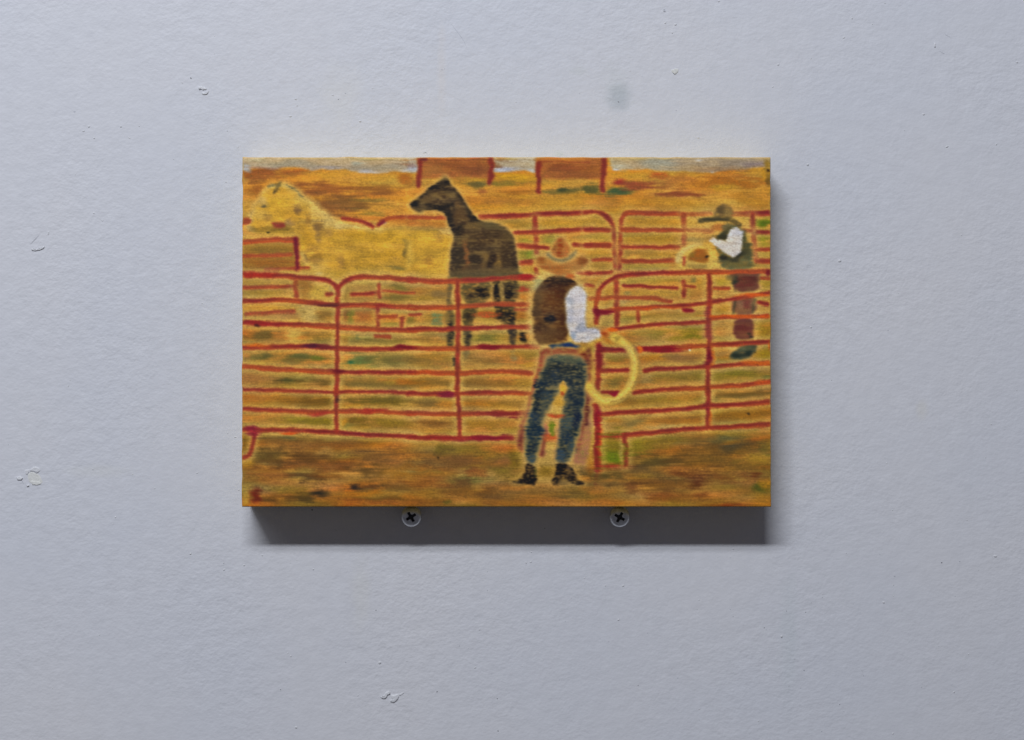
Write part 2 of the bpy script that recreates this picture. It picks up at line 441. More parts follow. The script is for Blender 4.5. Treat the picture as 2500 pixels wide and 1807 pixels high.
def blob(t, x0_, y0_, x1_, y1_, c, alpha=0.6, dry=0.35, hard=0.0, region=None, clip=None):
    (ax, ay), (bx, by) = T(t, [(x0_, y0_), (x1_, y1_)])
    cx, cy, rx, ry = (ax + bx) / 2, (ay + by) / 2, abs(bx - ax) / 2 * 1.38 + .5, abs(by - ay) / 2 * 1.30 + .5
    if cy > 678 and clip is None and dry < 0.7 and rx > 6:       # broad blended washes on the open dirt
        rx, ry, alpha = rx * 1.3, ry * 1.55, alpha * 0.8
    x0, x1, y0, y1 = box([(cx - rx, cy - ry), (cx + rx, cy + ry)], max(rx, ry) * 0.5 + 4)
    if x1 <= x0 or y1 <= y0: return
    sl = (slice(y0, y1), slice(x0, x1))
    k = 2.4
    x = np.abs(XX[sl] + 2.0 * WARPX[sl] - cx) / rx; y = np.abs(YY[sl] + 1.2 * WARPY[sl] - cy) / ry
    r = (x ** k + y ** k) ** (1 / k) + 0.13 * PATCH2[sl] + 0.13 * PATCH[sl] + 0.12 * STREAK[sl] + 0.06 * TOOTH[sl]
    m = 1 - sm(0.22 + 0.6 * hard, 1.30 - 0.15 * hard, r)
    if clip is not None: m = m * (REGION[sl] == clip)
    lay(sl, m, c, min(1.0, alpha * 1.22), dry, region)

GOLD, OCHRE, BURNT, PALE = (192, 146, 56), (172, 120, 44), (156, 96, 42), (208, 176, 104)
TAN, OLIVE, DKOL, GREEN = (176, 138, 64), (146, 120, 50), (112, 90, 38), (112, 112, 48)
RED, ORANGE, MAROON = (152, 62, 44), (178, 92, 46), (122, 46, 42)
RUST = (150, 88, 46)
YEL, DARK, DKBR = (200, 164, 56), (40, 31, 22), (80, 60, 36)
HALO = (198, 160, 86)

def fence(t, pts, w=55, k=1.0, halo=0.4, both=True, only=None):
    """one painted rail or post: pale rub-out round it, orange under-colour, brick red, dark upper edge"""
    f = TILES[t][2]
    if halo and only != 'rail':
        stroke(t, pts, w * 2.9, HALO, 0.85 * halo * k, 3.4, 0.3, 0.8)
        stroke(t, pts, w * 2.0, HALO, 0.9 * halo * k, 2.4, 0.3, 0.8)
    if only == 'halo': return
    stroke(t, pts, w * 1.06, ORANGE, 0.45 * k, 1.7, 0.5, 0.7)
    stroke(t, pts, w * 0.92, RED, 0.85 * k, 1.4, 0.5, 0.7, region=6)
    stroke(t, pts, w * 0.85, RUST, 0.55 * k, 1.6, 0.8, 0.8, patch=0.6)
    vertical = abs(pts[-1][1] - pts[0][1]) > abs(pts[-1][0] - pts[0][0])
    if both and not vertical:
        stroke(t, pts, w * 0.45, (194, 90, 42), 0.55 * k, 1.3, 0.5, 0.9, patch=0.5, dy=w / f * 0.27)
        stroke(t, pts, w * 0.5, MAROON, 0.62 * k, 1.2, 0.6, 0.9, patch=-0.55, dy=-w / f * 0.13)
    elif both:
        stroke(t, pts, w * 0.55, MAROON, 0.6 * k, 1.2, 0.6, 0.9, patch=0.5)

def paint():
    # --- ground colours
    CANVAS[:] = np.array(TAN) / 255
    v = YY + Y0
    def band(y0, y1, c, soft, a=1.0):
        m = sm(y0 - soft, y0 + soft, v + 6 * LONG) * (1 - sm(y1 - soft, y1 + soft, v + 6 * LONG))
        CANVAS[:] += (np.array(c) / 255 - CANVAS) * (a * m)[..., None]
    band(380, 570, (188, 136, 52), 20)
    band(560, 700, (182, 138, 62), 30)
    band(690, 880, (174, 128, 60), 30)
    band(870, 1070, (168, 122, 56), 30)
    band(1050, 1300, (154, 112, 50), 16)
    def scatter(n, ya, yb, cols, a0, a1, rx=(20, 90), ry=(4, 14), xa=591, xb=1882):
        for _ in range(n):
            x, y = rng.uniform(xa, xb), rng.uniform(ya, yb)
            a, b = rng.uniform(*rx), rng.uniform(*ry)
            blob('P', x - a, y - b, x + a, y + b, cols[rng.integers(len(cols))], rng.uniform(a0, a1), 0.6)
    scatter(90, 415, 560, [(202, 156, 66), (176, 114, 42), (188, 132, 52), (168, 106, 44), (200, 154, 70)], .2, .45)
    scatter(150, 560, 1060, [(176, 140, 62), (150, 114, 48), (142, 106, 44), (176, 120, 50), (188, 148, 74), (152, 100, 46), (132, 106, 48)], .2, .5, (14, 70), (4, 11))
    scatter(170, 1070, 1239, [(180, 134, 62), (146, 100, 44), (134, 96, 44), (164, 108, 48), (190, 146, 74), (150, 112, 50), (172, 124, 58)], .2, .45, (16, 80), (3, 9))
    w1, w2, w3 = gnoise(40, 9, 31), gnoise(30, 7, 32), gnoise(55, 14, 33)
    k = np.where(v > 560, 1.0, 0.7)[..., None]
    CANVAS[:] += k * (w1[..., None] * np.array([.020, -.012, -.022]) + w2[..., None] * np.array([-.030, -.008, -.012]) + w3[..., None] * np.array([.026, .022, .014]))
    # upper field, hand-placed
    for b in [(110, 235, 500, 350, BURNT, .8), (640, 240, 900, 310, BURNT, .75), (180, 400, 400, 580, (152, 98, 40), .8), (820, 380, 1600, 580, (150, 94, 42), .85),
              (960, 570, 1600, 780, (136, 92, 44), .85), (1150, 720, 1600, 830, (140, 94, 46), .75), (1500, 430, 2100, 540, (140, 92, 42), .5), (1300, 610, 1800, 720, (130, 92, 40), .45),
              (1600, 580, 1900, 640, OLIVE, .4), (1560, 740, 1900, 810, OLIVE, .5), (2050, 270, 2268, 420, (162, 100, 36), .6), (900, 260, 1500, 340, GOLD, .5),
              (130, 560, 300, 800, (190, 146, 64), .6), (1500, 300, 2050, 400, GOLD, .5)]:
        blob('A', *b[:5], min(1, b[5] * 1.3))
    for b in [(160, 330, 1000, 480, (178, 132, 54), .6), (740, 385, 965, 475, (116, 100, 50), .75), (1100, 360, 1370, 450, (142, 116, 42), .75), (1070, 270, 1560, 360, (196, 150, 42), .8),
              (1680, 380, 2268, 460, (182, 140, 60), .7), (1680, 480, 2100, 535, (106, 96, 44), .8), (1840, 470, 1960, 500, (78, 78, 42), .6), (2200, 440, 2268, 555, (92, 92, 40), .8),
              (700, 560, 1700, 680, (168, 116, 44), .5), (1600, 560, 2268, 720, (186, 140, 50), .6), (900, 680, 1700, 760, (184, 140, 52), .55), (860, 480, 950, 540, (150, 92, 48), .5),
              (1180, 490, 1560, 545, (166, 110, 36), .5), (0, 480, 120, 620, (176, 126, 48), .5)]:
        blob('B', *b[:5], min(1, b[5] * 1.15))
    for b in [(0, 400, 140, 520, (104, 94, 44), .75), (255, 420, 515, 520, (98, 100, 54), .8), (280, 440, 420, 490, (78, 88, 52), .5), (755, 255, 935, 315, (168, 80, 40), .8),
              (340, 330, 460, 390, (150, 62, 44), .75), (430, 365, 730, 440, (152, 84, 48), .7), (920, 480, 1340, 532, (146, 82, 44), .7), (1330, 310, 2160, 430, (166, 106, 32), .6),
              (940, 270, 1300, 400, (176, 116, 52), .5), (1500, 400, 1750, 470, (190, 148, 46), .5), (2060, 220, 2160, 340, (188, 140, 42), .5), (1700, 480, 2150, 640, (178, 126, 40), .5),
              (560, 560, 1300, 660, (182, 134, 48), .6), (300, 240, 760, 330, (190, 146, 54), .6), (480, 600, 900, 660, (170, 116, 42), .4), (2130, 270, 2172, 460, (96, 76, 30), .4)]:
        blob('C', *b[:5], min(1, b[5] * 1.15))
    # sky strip
    edge = [(0, 240), (170, 215), (420, 222), (700, 205), (1050, 235), (1400, 225), (1580, 272), (1780, 275), (2050, 265), (2268, 268)]
    poly('A', [(0, 0)] + edge + [(2268, 0)], (172, 154, 124), .95, 1.6, .2, 1.2, 7, rnd_=0)
    poly('B', [(-30, 0), (-30, 268), (110, 266), (110, 0)], (172, 160, 140), .95, 1.6, .2, .8, 7, rnd_=0)
    poly('B', [(1050, 0), (1050, 268), (1250, 250), (1430, 240), (1560, 268), (1600, 262), (1600, 0)], (168, 158, 138), .95, 1.6, .2, .8, 7, rnd_=0)
    poly('C', [(255, 0), (300, 180), (330, 245), (500, 225), (700, 215), (950, 235), (1250, 240), (1490, 250), (1640, 220), (1900, 205), (2250, 200), (2250, 0)], (172, 154, 122), .95, 1.6, .2, 1.2, 7, rnd_=0)
    for t, b in [('A', (115, 185, 200, 245, (162, 164, 164), .8)), ('A', (1570, 240, 1800, 280, (182, 180, 180), .55)), ('A', (2090, 215, 2240, 262, (184, 182, 184), .55)),
                 ('A', (1050, 195, 1300, 235, (164, 152, 140), .6)), ('A', (120, 85, 420, 130, (182, 172, 138), .5)), ('A', (1200, 80, 2240, 110, (182, 164, 112), .45)), ('A', (420, 110, 1000, 190, (160, 148, 122), .7)),
                 ('A', (1480, 110, 1650, 170, (164, 164, 146), .7)), ('A', (1600, 170, 2200, 230, (160, 148, 120), .5)), ('A', (170, 200, 560, 225, (160, 120, 90), .6)),
                 ('B', (1050, 205, 1300, 262, (172, 170, 172), .8)), ('B', (1460, 225, 1575, 262, (182, 180, 180), .55)), ('B', (1080, 85, 1300, 115, (176, 164, 108), .7)), ('B', (0, 170, 80, 262, (168, 166, 168), .8)),
                 ('C', (300, 130, 520, 235, (172, 168, 150), .8)), ('C', (320, 220, 400, 245, (186, 192, 204), .8)), ('C', (700, 90, 1000, 190, (160, 156, 134), .7)), ('C', (290, 78, 700, 112, (182, 164, 118), .45)),
                 ('C', (1290, 90, 1370, 118, (190, 188, 182), .6)), ('C', (1470, 225, 1500, 252, (190, 188, 184), .6)), ('C', (1400, 90, 2150, 190, (150, 134, 114), .7)), ('C', (1900, 130, 2100, 200, (140, 122, 116), .6)),
                 ('C', (2110, 90, 2172, 230, (150, 122, 56), .8)), ('C', (1250, 190, 1700, 240, (164, 132, 92), .6))]:
        blob(t, *b)
    # two red-brown sheds at the top
    for t, q, c in [('B', [(100, 80), (1045, 80), (1045, 340), (110, 350)], (156, 98, 50)), ('B', [(1590, 75), (2400, 75), (2400, 345), (1620, 350)], (156, 96, 48)), ('C', [(0, 70), (245, 70), (235, 330), (0, 325)], (156, 96, 48))]:
        poly(t, q, c, .9, 2.5, .3, 1.2, 8, rnd_=0)
    for t, b in [('B', (200, 120, 980, 210, (140, 82, 40), .6)), ('B', (480, 210, 960, 320, (132, 78, 42), .6)), ('B', (60, 82, 1000, 112, (176, 104, 50), .7)), ('B', (1640, 82, 2268, 118, (182, 118, 50), .8)),
                 ('B', (1700, 150, 2268, 250, (136, 76, 40), .7)), ('B', (1750, 250, 2268, 330, (146, 90, 46), .6)), ('B', (160, 190, 420, 320, (152, 104, 54), .5)), ('C', (0, 140, 160, 260, (144, 88, 42), .6)), ('C', (0, 75, 190, 115, (170, 104, 46), .6))]:
        blob(t, *b)
    for t, q in [('B', [(135, 110), (120, 260), (105, 430)]), ('B', [(1022, 90), (1020, 240), (1012, 410)]), ('B', [(1625, 150), (1618, 330), (1620, 520)]), ('C', [(212, 85), (208, 260), (192, 460)])]:
        stroke(t, q, 70, (150, 72, 44), .6, 2, .5, 1.2, 8)
        stroke(t, q, 50, (128, 52, 40), .85, 1.6, .5, 1.2, 8)
    stroke('B', [(110, 110), (500, 118), (1000, 110)], 14, (120, 66, 36), .6, 1)
    stroke('B', [(1640, 130), (1960, 138), (2268, 135)], 16, (140, 66, 36), .7, 1)
    blob('B', 150, 90, 220, 130, (110, 50, 44), .7)

    # --- between the rails: olive and green scrub
    for b in [(120, 130, 760, 200, (166, 120, 44), .5), (140, 240, 740, 330, (158, 120, 46), .6), (160, 470, 700, 520, (188, 134, 46), .6), (130, 440, 420, 480, (206, 140, 44), .6), (400, 560, 800, 650, (162, 112, 60), .5),
              (970, 520, 1270, 640, (136, 104, 46), .65), (230, 780, 505, 880, (118, 94, 42), .75), (520, 780, 660, 880, (170, 122, 56), .5), (830, 790, 1265, 910, (128, 104, 48), .7), (900, 880, 1150, 925, (104, 92, 44), .5),
              (350, 1050, 480, 1110, (84, 82, 42), .7), (220, 1060, 360, 1130, (120, 110, 50), .6), (460, 1060, 1140, 1180, (124, 106, 48), .7), (750, 1060, 900, 1120, (96, 96, 48), .5), (980, 1090, 1120, 1160, (118, 116, 40), .6),
              (1420, 1070, 1770, 1250, (104, 116, 62), .75), (1430, 1130, 1520, 1200, (66, 104, 66), .7), (1760, 1070, 2200, 1210, (118, 106, 52), .7), (2150, 1050, 2268, 1150, (150, 122, 56), .5),
              (120, 1290, 640, 1440, (160, 116, 58), .5), (640, 1350, 1200, 1450, (108, 86, 36), .75), (640, 1370, 760, 1420, (92, 88, 42), .5), (1400, 1340, 2000, 1470, (132, 106, 48), .7), (1900, 1380, 2060, 1440, (170, 136, 54), .5), (1740, 1480, 2268, 1510, (124, 92, 44), .6),
              (1990, 190, 2210, 265, (118, 102, 46), .7), (1900, 310, 2268, 400, (124, 104, 48), .7), (1350, 180, 1480, 400, (146, 116, 52), .6), (1500, 170, 1780, 260, (168, 128, 66), .5), (1490, 340, 1800, 400, (150, 108, 54), .5),
              (1370, 500, 1440, 660, (126, 84, 44), .6), (1440, 540, 1510, 690, (130, 118, 46), .7), (1580, 560, 1750, 660, (164, 100, 50), .6), (1880, 500, 2268, 545, (160, 130, 56), .6), (1900, 640, 2100, 710, (138, 126, 50), .6), (2200, 590, 2268, 690, (112, 96, 40), .7),
              (1350, 850, 1450, 950, (160, 112, 44), .6), (1460, 810, 1600, 950, (136, 116, 60), .7), (1540, 810, 1590, 880, (112, 118, 72), .5), (1700, 860, 2268, 960, (122, 102, 46), .7), (1790, 800, 2200, 860, (140, 108, 50), .5),
              (1990, 20, 2160, 62, (96, 92, 44), .7)]:
        blob('D', *b)
    for b in [(0, 200, 180, 330, (168, 112, 46), .5), (0, 320, 380, 400, (158, 124, 48), .5), (300, 250, 460, 340, (140, 110, 60), .5), (150, 560, 300, 660, (160, 128, 56), .5), (0, 580, 130, 690, (146, 116, 44), .5),
              (0, 800, 440, 930, (122, 98, 46), .65), (780, 800, 1240, 930, (140, 122, 50), .7), (900, 830, 1080, 900, (114, 108, 54), .6), (820, 620, 1080, 680, (186, 152, 62), .5), (0, 1040, 560, 1220, (150, 118, 52), .6),
              (80, 1060, 320, 1200, (136, 108, 48), .5), (790, 1090, 1200, 1190, (128, 96, 46), .65), (1400, 1060, 1560, 1160, (142, 114, 48), .6), (700, 1170, 1400, 1230, (168, 134, 70), .5), (1400, 1170, 1580, 1230, (190, 146, 50), .5),
              (0, 1340, 540, 1490, (136, 104, 46), .6), (660, 1370, 1300, 1480, (138, 104, 46), .6), (1300, 1340, 1520, 1490, (180, 142, 58), .5), (1340, 480, 1480, 660, (164, 104, 40), .6), (1380, 620, 1480, 670, (140, 112, 46), .6)]:
        blob('E', *b)
    for b in [(400, 90, 1060, 150, (150, 124, 50), .6), (520, 230, 1100, 310, (186, 140, 52), .6), (820, 60, 1120, 130, (146, 112, 42), .5), (440, 250, 520, 300, (136, 122, 76), .5), (380, 350, 500, 410, (158, 130, 86), .6),
              (500, 370, 1000, 410, (180, 136, 56), .4), (180, 190, 310, 300, (178, 130, 50), .6), (160, 520, 320, 620, (182, 144, 76), .5), (700, 520, 1380, 600, (172, 134, 60), .5), (600, 690, 1050, 790, (144, 124, 56), .7),
              (960, 700, 1380, 820, (146, 124, 36), .7), (1170, 740, 1350, 800, (122, 110, 28), .7), (900, 800, 1180, 850, (160, 134, 48), .5), (700, 990, 960, 1070, (180, 124, 40), .7), (980, 1000, 1330, 1090, (146, 108, 58), .6),
              (600, 1230, 1400, 1340, (150, 118, 46), .6), (900, 1200, 1380, 1260, (140, 114, 44), .5), (640, 1220, 760, 1330, (150, 128, 76), .5), (1500, 1200, 2170, 1300, (144, 120, 40), .7), (1600, 1180, 1900, 1240, (128, 116, 40), .5),
              (2090, 1240, 2172, 1290, (84, 88, 34), .6), (2000, 930, 2172, 1050, (150, 126, 30), .7), (1980, 610, 2172, 800, (152, 126, 34), .7), (2060, 120, 2160, 240, (156, 126, 36), .6), (1520, 90, 1700, 190, (184, 156, 56), .6),
              (1540, 400, 1720, 500, (166, 126, 44), .6), (1540, 640, 1740, 790, (180, 144, 74), .5), (1530, 940, 1720, 1030, (158, 124, 66), .6), (2040, 320, 2170, 360, (150, 128, 52), .5), (210, 990, 450, 1080, (134, 112, 48), .7), (200, 1240, 480, 1380, (150, 122, 54), .6), (300, 1280, 420, 1350, (124, 104, 48), .5)]:
        blob('F', *b)
    for b in [(130, 80, 520, 200, (168, 118, 58), .5), (540, 90, 860, 190, (150, 106, 36), .6), (840, 100, 1270, 220, (126, 92, 30), .7), (400, 50, 600, 85, (204, 134, 46), .6), (1440, 100, 2268, 210, (124, 98, 34), .7), (1700, 110, 2200, 200, (112, 96, 40), .4),
              (1380, 190, 1580, 250, (196, 140, 46), .6), (600, 360, 1260, 460, (136, 112, 32), .7), (640, 340, 900, 390, (168, 144, 46), .5), (130, 330, 560, 450, (170, 126, 54), .5), (1450, 380, 1700, 440, (122, 90, 34), .7), (1600, 380, 2268, 480, (140, 112, 38), .65), (1340, 380, 1420, 500, (188, 132, 42), .6), (1440, 480, 1700, 530, (180, 132, 46), .5),
              (115, 570, 180, 760, (126, 96, 30), .7), (400, 600, 830, 680, (106, 84, 42), .6), (640, 600, 760, 640, (92, 84, 50), .6), (480, 690, 760, 790, (166, 112, 48), .5), (820, 680, 1500, 780, (138, 92, 40), .5), (1060, 790, 1240, 850, (184, 146, 80), .5),
              (300, 810, 600, 960, (98, 78, 36), .75), (540, 920, 610, 980, (80, 70, 36), .6), (330, 930, 560, 955, (150, 130, 76), .4), (600, 900, 1450, 1010, (118, 76, 30), .6), (840, 840, 1360, 900, (104, 74, 30), .6), (1350, 880, 1500, 960, (130, 78, 36), .5),
              (1640, 800, 1950, 880, (106, 74, 40), .6), (1560, 870, 2100, 1000, (140, 104, 52), .5), (820, 1010, 1040, 1080, (140, 116, 56), .6), (720, 1050, 830, 1120, (98, 80, 42), .6), (880, 1090, 1080, 1150, (84, 62, 36), .65), (1060, 1030, 1400, 1120, (134, 84, 30), .6),
              (1580, 1000, 1850, 1100, (98, 74, 34), .65), (1900, 1020, 2268, 1140, (160, 114, 36), .6), (280, 1020, 640, 1130, (146, 94, 42), .6), (1490, 1215, 1580, 1255, (50, 40, 36), .8), (1560, 1230, 1780, 1285, (82, 60, 36), .6), (980, 1285, 1140, 1335, (54, 46, 30), .8),
              (820, 1340, 980, 1400, (78, 66, 32), .7), (430, 1330, 800, 1400, (96, 70, 32), .6), (220, 1310, 320, 1400, (118, 48, 24), .8), (1670, 1350, 2268, 1400, (112, 80, 28), .7), (1980, 1220, 2268, 1280, (112, 82, 36), .6), (1380, 1400, 1600, 1470, (150, 84, 30), .5), (1700, 1410, 2200, 1450, (168, 100, 40), .5),
              (1500, 1290, 2200, 1340, (164, 130, 58), .5), (120, 1290, 200, 1480, (184, 150, 60), .6), (130, 900, 220, 960, (184, 138, 42), .6), (600, 1250, 900, 1320, (136, 108, 36), .5)]:
        blob('G', *b[:5], min(1, b[5] * 1.12))
    for b in [(0, 140, 350, 220, (124, 98, 52), .6), (700, 130, 1450, 240, (150, 112, 50), .6), (0, 380, 560, 500, (146, 102, 44), .6), (180, 390, 420, 450, (130, 88, 36), .5), (700, 390, 1200, 500, (158, 118, 42), .6), (1100, 500, 1350, 570, (180, 144, 64), .5),
              (350, 700, 470, 820, (110, 92, 30), .65), (500, 720, 900, 800, (130, 108, 42), .6), (380, 860, 740, 980, (116, 84, 48), .65), (150, 880, 420, 960, (128, 98, 52), .5), (900, 830, 1100, 900, (136, 112, 44), .6), (0, 1010, 480, 1100, (160, 106, 40), .6), (780, 1020, 940, 1090, (150, 88, 38), .6),
              (1100, 1000, 1260, 1080, (122, 104, 36), .6), (1080, 880, 1320, 960, (130, 90, 42), .5), (580, 1140, 720, 1200, (106, 72, 38), .7), (0, 1160, 320, 1230, (150, 92, 36), .6), (500, 1260, 960, 1330, (128, 84, 34), .6), (900, 1260, 1060, 1330, (104, 70, 30), .6), (1280, 800, 1400, 1000, (128, 106, 30), .7),
              (1640, 860, 1780, 1120, (132, 108, 32), .75), (1400, 1240, 2000, 1330, (132, 108, 56), .6), (2000, 1240, 2268, 1360, (118, 98, 48), .65), (0, 1380, 500, 1450, (130, 88, 30), .6), (460, 1400, 520, 1430, (104, 96, 36), .6), (860, 1390, 1100, 1450, (122, 84, 44), .5), (1000, 1280, 1700, 1380, (138, 102, 48), .5), (1400, 1400, 1900, 1470, (168, 112, 46), .5), (360, 855, 390, 885, (60, 46, 20), .8)]:
        blob('H', *b)
    for b in [(1500, 30, 2150, 100, (118, 92, 42), .65), (600, 80, 1400, 210, (150, 122, 48), .6), (480, 130, 580, 220, (134, 102, 44), .5), (1500, 240, 2100, 360, (150, 106, 36), .65), (1900, 290, 1930, 320, (70, 52, 24), .8), (200, 340, 420, 400, (170, 116, 40), .6), (430, 350, 700, 440, (130, 112, 64), .6),
              (700, 330, 1340, 400, (152, 106, 46), .6), (940, 280, 1140, 320, (182, 124, 48), .6), (700, 420, 1400, 470, (178, 154, 92), .5), (1560, 540, 1760, 610, (102, 96, 56), .7), (900, 680, 1170, 760, (168, 108, 34), .7), (1200, 680, 1900, 760, (104, 84, 44), .65), (1610, 680, 1740, 740, (74, 72, 54), .7),
              (640, 820, 1100, 890, (84, 70, 34), .65), (1100, 740, 1700, 860, (122, 88, 36), .6), (100, 930, 700, 1010, (110, 88, 48), .65), (70, 1000, 330, 1070, (84, 70, 32), .75), (0, 1050, 400, 1130, (120, 98, 52), .6), (1060, 980, 1260, 1030, (104, 60, 28), .65), (1230, 1060, 1380, 1150, (92, 48, 28), .75), (1400, 1000, 1800, 1080, (124, 78, 36), .6),
              (480, 1130, 620, 1190, (116, 70, 38), .65), (640, 1090, 1200, 1180, (120, 82, 34), .6), (700, 1250, 1100, 1320, (128, 76, 30), .65), (1280, 1230, 1420, 1290, (112, 64, 30), .6), (1960, 1000, 2050, 1040, (110, 62, 28), .6), (2010, 1140, 2130, 1200, (70, 84, 26), .75), (2080, 1100, 2172, 1160, (180, 130, 34), .7), (1750, 880, 2000, 940, (126, 96, 40), .6),
              (1900, 780, 2172, 860, (162, 134, 48), .6), (2080, 640, 2180, 760, (120, 104, 44), .6), (500, 580, 700, 700, (130, 126, 30), .7), (640, 600, 1000, 680, (150, 118, 40), .6), (1500, 500, 2100, 560, (142, 116, 46), .5), (0, 1330, 440, 1380, (176, 112, 44), .6), (1500, 1360, 1800, 1395, (120, 56, 28), .7), (900, 1340, 1200, 1380, (150, 124, 46), .6), (1000, 1290, 1700, 1350, (150, 112, 42), .5), (1980, 1240, 2172, 1370, (164, 120, 36), .5)]:
        blob('I', *b[:5], min(1, b[5] * 1.12))

    # --- pale horse
    back = [(150, 1000), (190, 880), (225, 760), (300, 620), (380, 510), (440, 440), (560, 395), (690, 425), (790, 510), (930, 600), (1060, 710), (1180, 820), (1300, 885), (1500, 935), (1750, 970), (2000, 965), (2268, 960), (2500, 985), (2680, 1010), (2790, 1070), (2770, 1250), (2740, 1400), (2720, 1600)]
    belly = [(2000, 1640), (1500, 1600), (1100, 1600), (960, 1560), (920, 1400), (840, 1240), (790, 1090), (640, 1060), (300, 1050)]
    poly('A', back + belly, (204, 168, 88), .6, 5, .25, 1.0, None, inset=-3)
    poly('A', back + belly, (194, 152, 58), .94, 3, .25, 1.0, 1)
    for b in [(440, 560, 720, 760, (202, 164, 52), .6), (420, 640, 700, 880, (190, 148, 48), .5), (780, 520, 1100, 720, (206, 172, 78), .65), (960, 720, 1250, 900, (204, 172, 92), .65), (1150, 850, 1900, 990, (194, 166, 92), .7), (230, 720, 420, 860, (200, 164, 76), .6), (300, 560, 420, 680, (202, 170, 96), .65), (400, 420, 700, 470, (192, 166, 88), .7),
              (840, 960, 1000, 1200, (192, 146, 40), .6), (760, 690, 840, 800, (140, 108, 62), .6), (1010, 900, 1110, 1010, (134, 104, 58), .65), (1030, 1030, 1100, 1140, (138, 108, 60), .65), (920, 820, 980, 930, (160, 122, 52), .6), (660, 840, 740, 960, (148, 116, 66), .6), (1130, 1000, 1210, 1080, (166, 132, 74), .55),
              (1400, 1080, 1480, 1190, (168, 128, 58), .6), (870, 1200, 1060, 1270, (160, 124, 60), .6), (1000, 1290, 1100, 1440, (152, 114, 50), .65), (1310, 1300, 1390, 1460, (156, 120, 62), .65), (1540, 1190, 1700, 1260, (170, 130, 52), .5), (860, 1290, 930, 1400, (130, 96, 46), .6), (1300, 1020, 2268, 1160, (200, 158, 44), .5),
              (1180, 1100, 1900, 1400, (194, 152, 46), .4), (1600, 1220, 2100, 1420, (190, 148, 44), .5), (960, 1400, 1260, 1546, (198, 162, 82), .55), (200, 940, 280, 1010, (152, 128, 72), .6), (300, 950, 720, 1050, (146, 116, 44), .55), (380, 820, 460, 890, (164, 126, 56), .5), (350, 680, 400, 715, (120, 104, 62), .75),
              (160, 790, 230, 1000, (186, 152, 86), .6), (130, 1030, 760, 1080, (180, 146, 76), .6), (1900, 1400, 2180, 1546, (184, 146, 56), .5), (2000, 1460, 2180, 1500, (136, 118, 60), .6), (2180, 1180, 2268, 1400, (204, 168, 72), .6)]:
        blob('A', *b[:5], min(1, b[5] * (1.15 if b[4][1] < 130 else 1.0)), clip=1)
    for q, w, c, a in [([(180, 960), (215, 800), (290, 640), (390, 500), (470, 430)], 46, (206, 178, 112), .6), ([(640, 420), (770, 500), (930, 610), (1080, 730), (1200, 840), (1340, 905)], 92, (208, 180, 108), .6),
                      ([(1300, 910), (1500, 950), (1850, 985)], 76, (202, 176, 110), .6), ([(860, 1300), (950, 1440), (1120, 1530)], 70, (206, 178, 104), .55), ([(680, 780), (780, 900), (900, 1050), (990, 1230)], 60, (172, 132, 52), .5),
                      ([(1090, 930), (1180, 1080), (1230, 1250)], 70, (180, 138, 50), .45), ([(300, 1010), (520, 1030), (720, 1000)], 50, (140, 112, 46), .6), ([(2200, 1150), (2240, 1300), (2200, 1450)], 60, (208, 176, 92), .6)]:
        stroke('A', q, w * .8, c, a * .8, 5, .4, 1.2)
    stroke('A', [(510, 510), (545, 450), (580, 400)], 44, (116, 98, 56), .75, 2, .4)
    stroke('A', [(505, 510), (540, 500)], 30, (92, 76, 40), .7, 2)
    stroke('A', [(2150, 1130), (2180, 1220), (2150, 1300)], 46, (140, 118, 56), .75, 2.5, .4)
    stroke('A', [(2150, 1270), (2140, 1310)], 30, (108, 92, 48), .7, 2)
    stroke('A', [(430, 445), (500, 425)], 18, (132, 120, 80), .8, 1.2)
    stroke('A', [(660, 430), (730, 455), (800, 530), (870, 570)], 18, (130, 118, 78), .8, 1.2)
    stroke('A', [(1150, 800), (1220, 850)], 14, (150, 120, 60), .5, 1.2)
    for b in [(0, 1000, 480, 1546, (200, 160, 52), .4), (180, 1340, 300, 1450, (166, 122, 50), .5), (330, 1060, 400, 1160, (170, 132, 62), .5), (0, 960, 430, 1000, (140, 116, 66), .35), (430, 960, 540, 1060, (192, 158, 84), .6)]:
        blob('B', *b)
    stroke('B', [(380, 1010), (430, 1090)], 10, (150, 112, 50), .6, 1)
    stroke('B', [(460, 1055), (540, 1060)], 10, (140, 100, 44), .6, 1)
    blob('D', 960, 0, 2268, 70, (190, 152, 54), .5)
    m1 = (REGION == 1)
    CANVAS[m1] *= (1 + 0.022 * gnoise(8, 6, 41) + 0.032 * gnoise(22, 12, 42))[m1][:, None]
    # its legs and belly seen through the rails
    for b in [(940, 130, 1250, 430, (196, 160, 66), .95), (860, 440, 1020, 680, (196, 166, 92), .9), (670, 720, 840, 920, (196, 162, 80), .9), (1020, 30, 1130, 70, (198, 176, 108), .6)]:
        blob('D', *b, region=1)
    stroke('D', [(1230, 230), (1245, 260)], 50, (116, 106, 56), .7, 2)
    stroke('D', [(880, 530), (905, 550)], 30, (140, 112, 54), .6, 2)

    # --- far fence, gate and far rails
    poly('A', [(115, 1150), (760, 1130), (790, 1480), (115, 1530)], (150, 108, 44), .85, 3, .4, 1.0, rnd_=0)
    blob('A', 180, 1180, 700, 1270, (138, 104, 42), .6); blob('A', 130, 1360, 760, 1450, (150, 96, 38), .6)
    fence('A', [(112, 1150), (450, 1115), (770, 1120)], 62, 1, .2)
    fence('A', [(112, 1320), (400, 1315), (720, 1305)], 46, .75, 0)
    fence('A', [(400, 1500), (700, 1480), (940, 1470)], 44, .7, 0)
    fence('A', [(112, 1540), (540, 1530)], 50, .9, 0)
